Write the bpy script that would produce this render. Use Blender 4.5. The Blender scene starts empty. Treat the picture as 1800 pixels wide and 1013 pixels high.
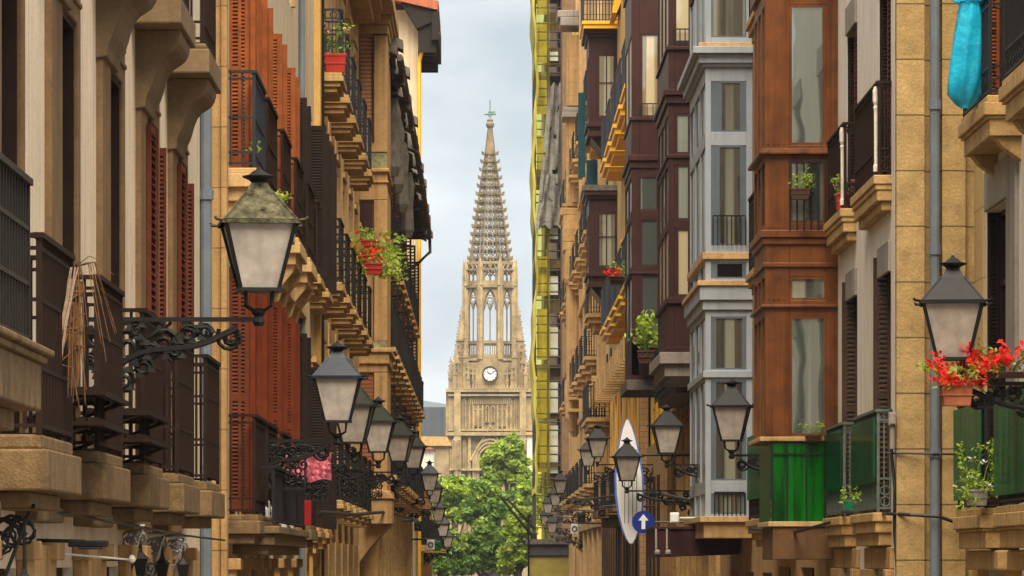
import bpy, bmesh, math, random
from math import sin, cos, pi, radians
random.seed(7)
sc = bpy.context.scene
COL = sc.collection
# ------------------------------------------------------------------ measures
F, VX, VY, CZ = 7500.0, 855.0, 985.0, 3.0     # focal length in photo pixels, vanishing point, eye height
def YW(px, X): return abs(X) * F / abs(px - VX)         # distance at which the plane |x|=X is seen at column px
def XA(px, Y): return (px - VX) * Y / F
def ZA(py, Y): return CZ + (VY - py) * Y / F

# ------------------------------------------------------------------ mesh builder
class MB:
    def __init__(self):
        self.v = []; self.f = []; self.m = []; self.cur = 0; self.cuts = []; self.manual = False
    def cut(self): self.manual = True; self.cuts.append((len(self.v), len(self.f)))
    def add(self, vs, fs):
        if not self.manual: self.cuts.append((len(self.v), len(self.f)))
        n = len(self.v); self.v.extend(vs)
        for f in fs:
            self.f.append([i + n for i in f]); self.m.append(self.cur)
        return self
    def box(self, x0, x1, y0, y1, z0, z1):
        if x0 > x1: x0, x1 = x1, x0
        if y0 > y1: y0, y1 = y1, y0
        if z0 > z1: z0, z1 = z1, z0
        return self.add([(x0,y0,z0),(x1,y0,z0),(x1,y1,z0),(x0,y1,z0),(x0,y0,z1),(x1,y0,z1),(x1,y1,z1),(x0,y1,z1)],
                 [(0,3,2,1),(4,5,6,7),(0,1,5,4),(1,2,6,5),(2,3,7,6),(3,0,4,7)])
    def hexa(self, bot, top):          # two quads, same winding
        return self.add(list(bot) + list(top), [(0,3,2,1),(4,5,6,7),(0,1,5,4),(1,2,6,5),(2,3,7,6),(3,0,4,7)])
    def prism(self, pts, axis, a, b):  # pts 2D outline extruded along axis from a to b
        n = len(pts)
        def P(p, t):
            if axis == 'y': return (p[0], t, p[1])
            if axis == 'x': return (t, p[0], p[1])
            return (p[0], p[1], t)
        vs = [P(p, a) for p in pts] + [P(p, b) for p in pts]
        fs = [tuple(range(n))[::-1], tuple(range(n, 2*n))] + [(i, (i+1) % n, (i+1) % n + n, i + n) for i in range(n)]
        return self.add(vs, fs)
    def tube(self, pts, r, n=5, closed=False, r1=None):
        P = len(pts); rings = []
        for i, p in enumerate(pts):
            if closed: a = pts[(i-1) % P]; b = pts[(i+1) % P]
            else: a = pts[max(i-1, 0)]; b = pts[min(i+1, P-1)]
            t = [b[k]-a[k] for k in range(3)]; L = math.sqrt(sum(c*c for c in t)) or 1; t = [c/L for c in t]
            u = (0,0,1) if abs(t[2]) < .9 else (0,1,0)
            s = (t[1]*u[2]-t[2]*u[1], t[2]*u[0]-t[0]*u[2], t[0]*u[1]-t[1]*u[0]); L = math.sqrt(sum(c*c for c in s)); s = [c/L for c in s]
            w = (s[1]*t[2]-s[2]*t[1], s[2]*t[0]-s[0]*t[2], s[0]*t[1]-s[1]*t[0])
            rr = r if r1 is None else r + (r1-r)*i/(P-1)
            rings.append([(p[0]+rr*(cos(2*pi*k/n)*s[0]+sin(2*pi*k/n)*w[0]), p[1]+rr*(cos(2*pi*k/n)*s[1]+sin(2*pi*k/n)*w[1]),
                           p[2]+rr*(cos(2*pi*k/n)*s[2]+sin(2*pi*k/n)*w[2])) for k in range(n)])
        vs = [q for rg in rings for q in rg]; fs = []
        for i in range(P if closed else P-1):
            j = (i+1) % P
            for k in range(n): fs.append((i*n+k, i*n+(k+1) % n, j*n+(k+1) % n, j*n+k))
        if not closed: fs.append(tuple(range(n))[::-1]); fs.append(tuple((P-1)*n+k for k in range(n)))
        return self.add(vs, fs)
    def ring(self, c, R, r, plane='xz', n=12, m=4):
        pts = []
        for i in range(n):
            a = 2*pi*i/n; q = (R*cos(a), R*sin(a))
            pts.append({'xz':(c[0]+q[0], c[1], c[2]+q[1]), 'yz':(c[0], c[1]+q[0], c[2]+q[1]), 'xy':(c[0]+q[0], c[1]+q[1], c[2])}[plane])
        return self.tube(pts, r, m, True)
    def spiral(self, c, R0, R1, a0, turns, r, plane='xz', n=16, m=4):
        pts = []
        for i in range(n+1):
            t = i/n; a = a0 + 2*pi*turns*t; R = R0+(R1-R0)*t; q = (R*cos(a), R*sin(a))
            pts.append((c[0]+q[0], c[1], c[2]+q[1]) if plane == 'xz' else (c[0], c[1]+q[0], c[2]+q[1]))
        return self.tube(pts, r, m)
    def lathe(self, c, prof, n=12):    # prof: (radius, z)
        vs = []; fs = []
        for (r, z) in prof:
            for k in range(n): vs.append((c[0]+r*cos(2*pi*k/n), c[1]+r*sin(2*pi*k/n), c[2]+z))
        for i in range(len(prof)-1):
            for k in range(n): fs.append((i*n+k, i*n+(k+1) % n, (i+1)*n+(k+1) % n, (i+1)*n+k))
        fs.append(tuple(range(n))[::-1]); fs.append(tuple((len(prof)-1)*n+k for k in range(n)))
        return self.add(vs, fs)
    def leaf(self, c, s, rng=random):
        a = rng.uniform(0, 2*pi); b = rng.uniform(-.9, .9); d = rng.uniform(0, 2*pi)
        u = (cos(a)*cos(b), sin(a)*cos(b), sin(b)); q = (cos(d), sin(d)*cos(a), sin(d)*sin(a))
        w = (u[1]*q[2]-u[2]*q[1], u[2]*q[0]-u[0]*q[2], u[0]*q[1]-u[1]*q[0]); s2 = s*.55
        return self.add([(c[0]-u[0]*s, c[1]-u[1]*s, c[2]-u[2]*s), (c[0]+w[0]*s2, c[1]+w[1]*s2, c[2]+w[2]*s2+.15*s),
                  (c[0]+u[0]*s, c[1]+u[1]*s, c[2]+u[2]*s), (c[0]-w[0]*s2, c[1]-w[1]*s2, c[2]-w[2]*s2+.15*s)], [(0,1,2,3)])

ORG = {}
def tag(o, label=None, cat=None, group=None, kind=None):
    if label: o['label'] = label
    if cat: o['category'] = cat
    if group: o['group'] = group
    if kind: o['kind'] = kind
    return o
def root(name, loc, label, cat, group=None):
    o = bpy.data.objects.new(name, None); COL.objects.link(o); o.location = loc; o.empty_display_size = .2
    ORG[o.name] = tuple(loc); return tag(o, label, cat, group)
def build_each(name, mb, mat, parent, label=None, **k):      # one object for every separate piece collected in mb
    ends = mb.cuts[1:] + [(len(mb.v), len(mb.f))]; out = None
    for (v0, f0), (v1, f1) in zip(mb.cuts, ends):
        if f1 <= f0: continue
        m = MB(); m.v = mb.v[v0:v1]; m.f = [[i-v0 for i in f] for f in mb.f[f0:f1]]; m.m = mb.m[f0:f1]; out = build(name, m, mat, parent, label, **k)
    return out
def build(name, mb, mat, parent=None, label=None, bevel=0, smooth=False, origin=None, solid=0):
    org = ORG[parent.name] if parent else (origin or (0,0,0))
    me = bpy.data.meshes.new(name)
    me.from_pydata([(v[0]-org[0], v[1]-org[1], v[2]-org[2]) for v in mb.v], [], mb.f)
    mats = mat if isinstance(mat, (list, tuple)) else [mat]
    for m in mats: me.materials.append(m)
    if len(mats) > 1: me.polygons.foreach_set('material_index', mb.m)
    if smooth: me.polygons.foreach_set('use_smooth', [True]*len(me.polygons))
    me.update()
    o = bpy.data.objects.new(name, me); COL.objects.link(o)
    if parent: o.parent = parent
    else: o.location = org
    ORG[o.name] = org
    if label: o['label'] = label
    if solid:
        s = o.modifiers.new('s', 'SOLIDIFY'); s.thickness = solid; s.offset = 0
    if bevel:
        b = o.modifiers.new('b', 'BEVEL'); b.width = bevel; b.segments = 2; b.limit_method = 'ANGLE'; b.angle_limit = .7
    return o

# ------------------------------------------------------------------ materials
MATS = {}
def mat(name, col, rough=.8, var=.18, scale=2.5, bump=.15, bscale=60, metal=0, streak=0, brick=None, joint=.45, spec=.3, coat=0,
        wave=None, col2=None, trans=0, dirt=0):
    m = bpy.data.materials.new(name); m.use_nodes = True; N = m.node_tree.nodes; L = m.node_tree.links
    b = N['Principled BSDF']; b.inputs['Roughness'].default_value = rough; b.inputs['Metallic'].default_value = metal
    b.inputs['Specular IOR Level'].default_value = spec; b.inputs['Coat Weight'].default_value = coat; b.inputs['Coat Roughness'].default_value = .05
    tc = N.new('ShaderNodeTexCoord')
    nz = N.new('ShaderNodeTexNoise'); nz.inputs['Scale'].default_value = scale; nz.inputs['Detail'].default_value = 6; nz.inputs['Roughness'].default_value = .65
    L.new(tc.outputs['Object'], nz.inputs['Vector'])
    r = N.new('ShaderNodeValToRGB'); r.color_ramp.elements[0].position = .3; r.color_ramp.elements[1].position = .72
    c1 = [max(0, c*(1-var)) for c in col]; c2 = [min(1, c*(1+var*.7)) for c in (col2 or col)]
    r.color_ramp.elements[0].color = (*c1, 1); r.color_ramp.elements[1].color = (*c2, 1)
    L.new(nz.outputs['Fac'], r.inputs['Fac']); out = r.outputs['Color']
    def mul(a, fac_out, dark, amt):
        mx = N.new('ShaderNodeMix'); mx.data_type = 'RGBA'; mx.blend_type = 'MULTIPLY'
        L.new(fac_out, mx.inputs['Factor']); L.new(a, mx.inputs['A']); mx.inputs['B'].default_value = (*dark, 1); return mx.outputs['Result']
    if streak:
        mp = N.new('ShaderNodeMapping'); mp.inputs['Scale'].default_value = (9, 9, .35); L.new(tc.outputs['Object'], mp.inputs['Vector'])
        n2 = N.new('ShaderNodeTexNoise'); n2.inputs['Scale'].default_value = 1.0; n2.inputs['Detail'].default_value = 5; L.new(mp.outputs['Vector'], n2.inputs['Vector'])
        mr = N.new('ShaderNodeMapRange'); mr.inputs['From Min'].default_value = .48; mr.inputs['From Max'].default_value = .75; mr.inputs['To Max'].default_value = streak
        L.new(n2.outputs['Fac'], mr.inputs['Value']); out = mul(out, mr.outputs['Result'], (.30,.24,.18), 1)
    if dirt:
        n3 = N.new('ShaderNodeTexNoise'); n3.inputs['Scale'].default_value = 7; n3.inputs['Detail'].default_value = 9; n3.inputs['Roughness'].default_value = .75
        L.new(tc.outputs['Object'], n3.inputs['Vector'])
        mr = N.new('ShaderNodeMapRange'); mr.inputs['From Min'].default_value = .52; mr.inputs['From Max'].default_value = .68; mr.inputs['To Max'].default_value = dirt
        L.new(n3.outputs['Fac'], mr.inputs['Value']); out = mul(out, mr.outputs['Result'], (.36,.32,.27), 1)
    ng = N.new('ShaderNodeTexNoise'); ng.inputs['Scale'].default_value = 38; ng.inputs['Detail'].default_value = 5; ng.inputs['Roughness'].default_value = .7; L.new(tc.outputs['Object'], ng.inputs['Vector'])
    mg = N.new('ShaderNodeMapRange'); mg.inputs['From Min'].default_value = .38; mg.inputs['From Max'].default_value = .68; L.new(ng.outputs['Fac'], mg.inputs['Value'])
    if bump and rough >= .78: out = mul(out, mg.outputs['Result'], (.76,.73,.69), 1)
    if brick or wave:
        sp = N.new('ShaderNodeSeparateXYZ'); L.new(tc.outputs['Object'], sp.inputs['Vector'])
        ad = N.new('ShaderNodeMath'); L.new(sp.outputs['X'], ad.inputs[0]); L.new(sp.outputs['Y'], ad.inputs[1])
        cb = N.new('ShaderNodeCombineXYZ'); L.new(ad.outputs[0], cb.inputs['X']); L.new(sp.outputs['Z'], cb.inputs['Y'])
    if brick:
        bt = N.new('ShaderNodeTexBrick'); bt.inputs['Scale'].default_value = 1; bt.inputs['Brick Width'].default_value = brick[0]; bt.inputs['Row Height'].default_value = brick[1]
        bt.inputs['Mortar Size'].default_value = brick[2]; bt.inputs['Mortar Smooth'].default_value = .3
        bt.inputs['Color1'].default_value = (1,1,1,1); bt.inputs['Color2'].default_value = (.86,.84,.8,1); bt.inputs['Mortar'].default_value = (joint, joint*.93, joint*.85, 1)
        L.new(cb.outputs['Vector'], bt.inputs['Vector'])
        mx = N.new('ShaderNodeMix'); mx.data_type = 'RGBA'; mx.blend_type = 'MULTIPLY'; mx.inputs['Factor'].default_value = 1
        L.new(out, mx.inputs['A']); L.new(bt.outputs['Color'], mx.inputs['B']); out = mx.outputs['Result']
    if wave:
        wv = N.new('ShaderNodeTexNoise'); wv.noise_dimensions = '1D'; wv.inputs['Scale'].default_value = wave[0]; wv.inputs['Detail'].default_value = 2
        L.new(ad.outputs[0], wv.inputs['W'])
        mr = N.new('ShaderNodeMapRange'); mr.inputs['From Min'].default_value = .4; mr.inputs['From Max'].default_value = .6; L.new(wv.outputs['Fac'], mr.inputs['Value'])
        out = mul(out, mr.outputs['Result'], wave[1], 1)
    L.new(out, b.inputs['Base Color'])
    if bump:
        n4 = N.new('ShaderNodeTexNoise'); n4.inputs['Scale'].default_value = bscale; n4.inputs['Detail'].default_value = 4; L.new(tc.outputs['Object'], n4.inputs['Vector'])
        bp = N.new('ShaderNodeBump'); bp.inputs['Strength'].default_value = bump; bp.inputs['Distance'].default_value = .02
        L.new(n4.outputs['Fac'], bp.inputs['Height']); L.new(bp.outputs['Normal'], b.inputs['Normal'])
    if trans:
        tr = N.new('ShaderNodeBsdfTranslucent'); L.new(out, tr.inputs['Color']); ms = N.new('ShaderNodeMixShader'); ms.inputs['Fac'].default_value = trans
        L.new(b.outputs['BSDF'], ms.inputs[1]); L.new(tr.outputs['BSDF'], ms.inputs[2]); L.new(ms.outputs['Shader'], N['Material Output'].inputs['Surface'])
    MATS[name] = m; return m
m_cream = mat('cream_plaster', (.78,.66,.50), var=.12, streak=.45, scale=1.3, dirt=.25)
m_brownstone = mat('brown_stone_trim', (.21,.125,.058), var=.28, streak=.4, dirt=.3)
m_slab = mat('weathered_slab_stone', (.21,.135,.062), var=.4, scale=6, dirt=.7, streak=.5, bump=.4)
m_ochre = mat('ochre_stone', (.54,.335,.14), var=.2, streak=.45, dirt=.4, brick=(1.3,.62,.008))
m_ochre_p = mat('ochre_plaster', (.48,.295,.125), var=.2, streak=.6, scale=1.5, dirt=.5)
m_yellowp = mat('yellow_plaster', (.60,.38,.12), var=.15, streak=.5, scale=1.2)
m_palewall = mat('pale_cream_wall', (.66,.56,.40), var=.12, streak=.45, scale=1.5)
m_trim = mat('light_ochre_trim', (.60,.40,.185), var=.15, dirt=.5, streak=.4)
m_whitewall = mat('white_plaster', (.80,.73,.64), var=.1, streak=.45, scale=2, dirt=.15)
m_ashlar = mat('ashlar_stone', (.47,.32,.135), var=.32, scale=4, brick=(3.0,.60,.01), joint=.3, bump=.35, dirt=.35, bscale=30)
m_quoin = mat('pale_quoin_stone', (.62,.46,.22), var=.1, brick=(3,.75,.008), dirt=.2)
m_cornice = mat('honey_cornice_stone', (.54,.345,.135), var=.25, dirt=.75, streak=.5, bump=.35, bscale=25)
m_lintel = mat('grey_lintel_stone', (.33,.31,.26), var=.15, dirt=.2)
m_greystone = mat('grey_stone', (.30,.27,.24), var=.2, streak=.4)
m_iron = mat('black_iron', (.011,.010,.010), rough=.5, var=.4, bump=.1, spec=.3)
m_ironb = mat('rusty_brown_iron', (.024,.012,.008), rough=.75, var=.4, scale=12, spec=.15)
m_irong = mat('slate_blue_iron', (.022,.027,.038), rough=.5, var=.3, scale=8, spec=.3)
m_ironv = mat('grey_green_iron', (.10,.125,.105), rough=.6, var=.35, scale=9, spec=.2)
m_red = mat('orange_red_shutter_paint', (.27,.075,.022), rough=.7, var=.35, scale=4, streak=.7, spec=.12)
m_dred = mat('deep_red_shutter_paint', (.15,.030,.010), rough=.7, var=.3, scale=5, streak=.5, spec=.12)
m_rb = mat('red_brown_shutter_paint', (.13,.032,.014), rough=.6, var=.3, scale=5, spec=.15)
m_dk = mat('dark_brown_shutter_paint', (.022,.012,.009), rough=.6, var=.3, scale=5, spec=.15)
m_louv = mat('brown_louvre_paint', (.075,.042,.028), rough=.6, var=.3, scale=5, spec=.15)
m_dkwood = mat('dark_brown_paint', (.045,.017,.015), rough=.5, var=.25, scale=4, streak=.3, spec=.2)
m_orange = mat('varnished_orange_wood', (.16,.050,.010), rough=.38, var=.45, scale=3, streak=.9, spec=.3)
m_white = mat('pale_blue_grey_paint', (.33,.37,.42), rough=.45, var=.1, streak=.25, scale=3)
m_grey = mat('slate_grey_paint', (.11,.145,.175), rough=.4, var=.15, streak=.2)
def curtain_reflection(name, room, cloth, scale, mirror=.3, cover=.5, fold=30):  # vertical bands paint reflections, curtains and their folds into the pane colour
    m = bpy.data.materials.new(name); m.use_nodes = True; N = m.node_tree.nodes; L = m.node_tree.links; b = N['Principled BSDF']
    tc = N.new('ShaderNodeTexCoord'); sp = N.new('ShaderNodeSeparateXYZ'); L.new(tc.outputs['Object'], sp.inputs['Vector'])
    ad = N.new('ShaderNodeMath'); L.new(sp.outputs['X'], ad.inputs[0]); L.new(sp.outputs['Y'], ad.inputs[1])
    zz = N.new('ShaderNodeMath'); zz.operation = 'MULTIPLY'; zz.inputs[1].default_value = .008; L.new(sp.outputs['Z'], zz.inputs[0])
    cb = N.new('ShaderNodeCombineXYZ'); L.new(ad.outputs[0], cb.inputs['X']); L.new(zz.outputs[0], cb.inputs['Y'])
    n = N.new('ShaderNodeTexNoise'); n.inputs['Scale'].default_value = scale; n.inputs['Detail'].default_value = 1.5; L.new(cb.outputs['Vector'], n.inputs['Vector'])
    rp = N.new('ShaderNodeMapRange'); rp.inputs['From Min'].default_value = cover-.02; rp.inputs['From Max'].default_value = cover+.03; L.new(n.outputs['Fac'], rp.inputs['Value'])
    f = N.new('ShaderNodeTexNoise'); f.inputs['Scale'].default_value = fold; f.inputs['Detail'].default_value = 2; L.new(cb.outputs['Vector'], f.inputs['Vector'])
    c1 = N.new('ShaderNodeMix'); c1.data_type = 'RGBA'; c1.inputs['A'].default_value = (*[c*.62 for c in cloth], 1); c1.inputs['B'].default_value = (*cloth, 1); L.new(f.outputs['Fac'], c1.inputs['Factor'])
    c2 = N.new('ShaderNodeMix'); c2.data_type = 'RGBA'; c2.inputs['A'].default_value = (*room, 1); L.new(c1.outputs['Result'], c2.inputs['B']); L.new(rp.outputs['Result'], c2.inputs['Factor'])
    L.new(c2.outputs['Result'], b.inputs['Base Color']); b.inputs['Roughness'].default_value = .5
    gl = N.new('ShaderNodeBsdfGlossy'); gl.inputs['Roughness'].default_value = .03; gl.inputs['Color'].default_value = (.86,.93,.9,1)
    bn = N.new('ShaderNodeTexNoise'); bn.inputs['Scale'].default_value = 1.6; bn.inputs['Detail'].default_value = 1; L.new(tc.outputs['Object'], bn.inputs['Vector'])
    bp = N.new('ShaderNodeBump'); bp.inputs['Strength'].default_value = .12; bp.inputs['Distance'].default_value = .03; L.new(bn.outputs['Fac'], bp.inputs['Height']); L.new(bp.outputs['Normal'], gl.inputs['Normal'])
    ms = N.new('ShaderNodeMixShader'); ms.inputs['Fac'].default_value = mirror; L.new(b.outputs['BSDF'], ms.inputs[1]); L.new(gl.outputs['BSDF'], ms.inputs[2]); L.new(ms.outputs['Shader'], N['Material Output'].inputs['Surface'])
    return m
m_glassd = mat('dark_window_glass', (.014,.012,.010), rough=.2, var=.5, scale=1.5, bump=0, spec=.25)
m_glassp = curtain_reflection('pale_curtain_reflection_glass', (.07,.09,.08), (.38,.43,.36), 3.4, .42, .49)
m_glassy = curtain_reflection('cream_curtained_glass', (.20,.15,.08), (.66,.55,.33), 3.2, .22, .42)
m_glassg = curtain_reflection('grey_green_glass', (.03,.032,.026), (.30,.30,.23), 2.8, .2, .5)
m_panel = mat('dark_brown_door', (.055,.026,.013), rough=.7, var=.4, scale=3, streak=.5, spec=.1)
m_yel = mat('yellow_paint', (.86,.46,.015), rough=.5, var=.12, scale=3, dirt=.25)
m_net = mat('yellow_scaffold_net', (.78,.62,.10), rough=.7, var=.3, scale=1.5, trans=.25, dirt=.2)
m_netg = mat('grey_white_dust_sheet', (.36,.34,.30), rough=.7, var=.5, scale=2.2, trans=.3, streak=.5)
m_scaf = mat('galvanised_scaffold_steel', (.06,.055,.05), rough=.45, var=.3, metal=.3)
m_plank = mat('scaffold_plank', (.28,.17,.09), var=.3)
m_whitepanel = mat('white_panel', (.75,.75,.72), var=.1, rough=.5)
m_pipe = mat('blue_grey_pipe', (.15,.18,.215), rough=.5, var=.2, scale=3, streak=.3, spec=.3)
m_pipey = mat('yellow_pipe', (.72,.42,.03), rough=.5)
m_lglass = mat('milky_lantern_glass', (.50,.44,.385), rough=.35, var=.25, scale=7, bump=.05, trans=.2, streak=.25)
m_lroof = mat('black_lantern_roof', (.010,.0105,.012), rough=.5, var=.4, scale=14, spec=.2)
m_lroofb = mat('blue_lantern_roof', (.008,.014,.028), rough=.45, var=.5, scale=10, spec=.25)
m_lroofg = mat('green_lantern_roof', (.018,.022,.013), rough=.8, var=.35, scale=10)
m_lroofm = mat('mossy_lantern_roof', (.02,.022,.016), rough=.9, var=.5, scale=14, col2=(.13,.12,.075), spec=.1, bump=.5)
m_tile = mat('red_roof_tile', (.42,.13,.07), var=.35, scale=5, bump=.6, bscale=12)
m_eave = mat('grey_weathered_eave', (.14,.12,.10), var=.5, scale=6, bump=.4)
m_eaved = mat('dark_wood_eave', (.02,.016,.013), var=.4, scale=8)
m_cath = mat('cathedral_sandstone', (.33,.255,.14), var=.5, scale=.5, bump=.8, bscale=2.5, dirt=.8)
m_cathd = mat('dark_lancet_glass', (.02,.017,.014), rough=.5, var=.3)  # plain near-black tone for lancets, clock rim and hands
m_cathl = mat('pale_sandstone_dressing', (.41,.315,.17), var=.45, scale=.7, dirt=.7)
m_spire = mat('darkened_spire_stone', (.23,.18,.10), var=.5, scale=.8, dirt=.5)
m_clock = mat('white_clock_face', (.80,.80,.78), rough=.4, var=.04, bump=0)
m_copper = mat('green_copper', (.13,.22,.18), rough=.5, var=.3)
m_bag = mat('turquoise_plastic', (.0,.42,.68), rough=.22, var=.3, scale=5, bump=.9, bscale=9, spec=.7, col2=(.02,.55,.8), trans=.25)
m_pot = mat('terracotta', (.36,.115,.05), rough=.7, var=.25, scale=8)
m_potred = mat('red_plastic_pot', (.42,.03,.02), rough=.4, var=.15)
m_soilbrown = mat('dark_brown_pot', (.07,.03,.02), rough=.6)
m_lf1 = mat('mid_green_leaf', (.29,.40,.06), rough=.5, var=.4, scale=9, trans=.3)
m_lf2 = mat('bright_green_leaf', (.36,.49,.045), rough=.5, var=.3, scale=9, trans=.35)
m_lf3 = mat('dark_green_leaf', (.14,.25,.035), rough=.5, var=.4, scale=9, trans=.2)
m_lf4 = mat('yellow_green_leaf', (.36,.42,.05), rough=.5, var=.3, trans=.3)
m_fl = mat('red_flower', (.80,.02,.012), rough=.5, var=.2, scale=20, trans=.2)
m_flp = mat('pink_flower', (.8,.3,.3), rough=.5, trans=.2)
m_flw = mat('white_flower', (.8,.75,.65), rough=.5, trans=.2)
m_bark = mat('bark', (.10,.07,.05), var=.3, bump=.5)
m_twig = mat('dried_palm', (.62,.46,.34), rough=.8, var=.3, scale=15)
m_twigd = mat('brown_dried_palm', (.20,.095,.035), rough=.8, var=.45, scale=15)
m_pink = mat('pink_patterned_cloth', (.60,.01,.04), rough=.8, var=.9, scale=13, col2=(.9,.16,.22))
m_redc = mat('red_cloth', (.28,.005,.01), rough=.8)
m_street = mat('stone_paving', (.17,.15,.125), var=.2, scale=1, brick=(.6,.4,.01), bump=.3)
m_maroon = mat('maroon_awning', (.04,.008,.008), rough=.7, var=.2)
m_blue = mat('traffic_sign_blue', (.012,.03,.22), rough=.3, var=.05, bump=0)
m_board = mat('white_surfboard', (.86,.85,.84), rough=.3, var=.1, scale=2, bump=0)
m_boardb = mat('surfboard_blue_edge', (.10,.2,.62), rough=.3, var=.1, bump=0)
m_teal = mat('teal_awning_cloth', (.01,.07,.09), rough=.7, var=.2)
m_hill = mat('forested_hill', (.035,.06,.045), var=.4, scale=.01, bump=0)
m_slate = mat('slate_roof', (.075,.085,.10), rough=.5, var=.15, scale=.3, wave=(.7,(.7,.72,.75)))
m_silver = mat('polished_iron', (.35,.34,.33), rough=.3, metal=.7, var=.3, scale=20)
m_cable = mat('black_cable', (.015,.015,.015), rough=.5, bump=0)
m_concrete = mat('dark_sheet_metal', (.06,.06,.065), rough=.5, var=.3)
m_mustard = mat('mustard_panel', (.30,.24,.05), rough=.6, var=.3)
def dirtyglass(name, col, fac):
    m = mat(name, col, rough=.3, var=.3, scale=6, bump=.05, trans=.25, streak=.3); N = m.node_tree.nodes; L = m.node_tree.links
    o = N['Material Output']; src = o.inputs['Surface'].links[0].from_socket
    t = N.new('ShaderNodeBsdfTransparent'); t.inputs['Color'].default_value = (.9,.87,.82,1); x = N.new('ShaderNodeMixShader'); x.inputs['Fac'].default_value = fac
    L.new(t.outputs['BSDF'], x.inputs[1]); L.new(src, x.inputs[2]); L.new(x.outputs['Shader'], o.inputs['Surface']); return m
LG3 = [dirtyglass('milky_lantern_glass', (.66,.58,.50), .88), dirtyglass('dusty_lantern_glass', (.60,.52,.44), .86), dirtyglass('pale_lantern_glass', (.72,.64,.56), .9)]
def glassmat(name, col, alpha):
    m = bpy.data.materials.new(name); m.use_nodes = True; N = m.node_tree.nodes; L = m.node_tree.links
    N.remove(N['Principled BSDF'])
    tc = N.new('ShaderNodeTexCoord'); mp = N.new('ShaderNodeMapping'); mp.inputs['Scale'].default_value = (7,7,.6); L.new(tc.outputs['Object'], mp.inputs['Vector'])
    nz = N.new('ShaderNodeTexNoise'); nz.inputs['Scale'].default_value = 1; nz.inputs['Detail'].default_value = 5; L.new(mp.outputs['Vector'], nz.inputs['Vector'])
    rp = N.new('ShaderNodeValToRGB'); rp.color_ramp.elements[0].position = .35; rp.color_ramp.elements[1].position = .65
    rp.color_ramp.elements[0].color = (*[c*.12 for c in col], 1); rp.color_ramp.elements[1].color = (*col, 1); L.new(nz.outputs['Fac'], rp.inputs['Fac'])
    d = N.new('ShaderNodeBsdfPrincipled'); d.inputs['Roughness'].default_value = .18; d.inputs['Specular IOR Level'].default_value = .7; L.new(rp.outputs['Color'], d.inputs['Base Color'])
    tl = N.new('ShaderNodeBsdfTranslucent'); L.new(rp.outputs['Color'], tl.inputs['Color'])
    m1 = N.new('ShaderNodeMixShader'); m1.inputs['Fac'].default_value = .45; L.new(d.outputs['BSDF'], m1.inputs[1]); L.new(tl.outputs['BSDF'], m1.inputs[2])
    tp = N.new('ShaderNodeBsdfTransparent'); tp.inputs['Color'].default_value = (*[min(1, c*1.6+.1) for c in col], 1)
    m2 = N.new('ShaderNodeMixShader'); m2.inputs['Fac'].default_value = alpha; L.new(tp.outputs['BSDF'], m2.inputs[1]); L.new(m1.outputs['Shader'], m2.inputs[2])
    L.new(m2.outputs['Shader'], N['Material Output'].inputs['Surface']); return m
m_green = glassmat('bright_green_plastic_screen', (.008,.38,.01), .68)
m_greend = glassmat('dark_green_plastic_screen', (.008,.46,.24), .62)
m_greenm = glassmat('grey_green_plastic_screen', (.07,.36,.19), .5)

# ------------------------------------------------------------------ street-side helpers (s=-1 left, +1 right; p = distance out of the wall)
def sb(mb, s, W, p0, p1, y0, y1, z0, z1): return mb.box(s*(W-p0), s*(W-p1), y0, y1, z0, z1)
def facade(b, s, W, y0, y1, ztop, ops, m, d=.16, depth=9, name='wall', z0=0, label=None):
    mb = MB(); ys = sorted({y0, y1, *[o[0] for o in ops], *[o[1] for o in ops]}); zs = sorted({z0, ztop, *[o[2] for o in ops], *[o[3] for o in ops]})
    X = s*W; R = s*(W+d+.07)
    def op(a, c):
        ym = (ys[a]+ys[a+1])/2; zm = (zs[c]+zs[c+1])/2
        return any(o[0] < ym < o[1] and o[2] < zm < o[3] for o in ops)
    for a in range(len(ys)-1):
        for c in range(len(zs)-1):
            A, B, C, D = ys[a], ys[a+1], zs[c], zs[c+1]
            if not op(a, c): mb.add([(X,A,C),(X,B,C),(X,B,D),(X,A,D)], [(0,1,2,3)])
            else:
                if a == 0 or not op(a-1, c): mb.add([(X,A,C),(R,A,C),(R,A,D),(X,A,D)], [(0,1,2,3)])
                if a == len(ys)-2 or not op(a+1, c): mb.add([(X,B,C),(R,B,C),(R,B,D),(X,B,D)], [(0,1,2,3)])
                if c == 0 or not op(a, c-1): mb.add([(X,A,C),(R,A,C),(R,B,C),(X,B,C)], [(0,1,2,3)])
                if c == len(zs)-2 or not op(a, c+1): mb.add([(X,A,D),(R,A,D),(R,B,D),(X,B,D)], [(0,1,2,3)])
    E = s*(W+depth)
    mb.add([(X,y0,z0),(E,y0,z0),(E,y0,ztop),(X,y0,ztop)], [(0,1,2,3)]); mb.add([(X,y1,z0),(E,y1,z0),(E,y1,ztop),(X,y1,ztop)], [(0,1,2,3)])
    mb.add([(E,y0,z0),(E,y1,z0),(E,y1,ztop),(E,y0,ztop)], [(0,1,2,3)]); mb.add([(X,y0,ztop),(E,y0,ztop),(E,y1,ztop),(X,y1,ztop)], [(0,1,2,3)])
    return build(name, mb, m, b, label)
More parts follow.
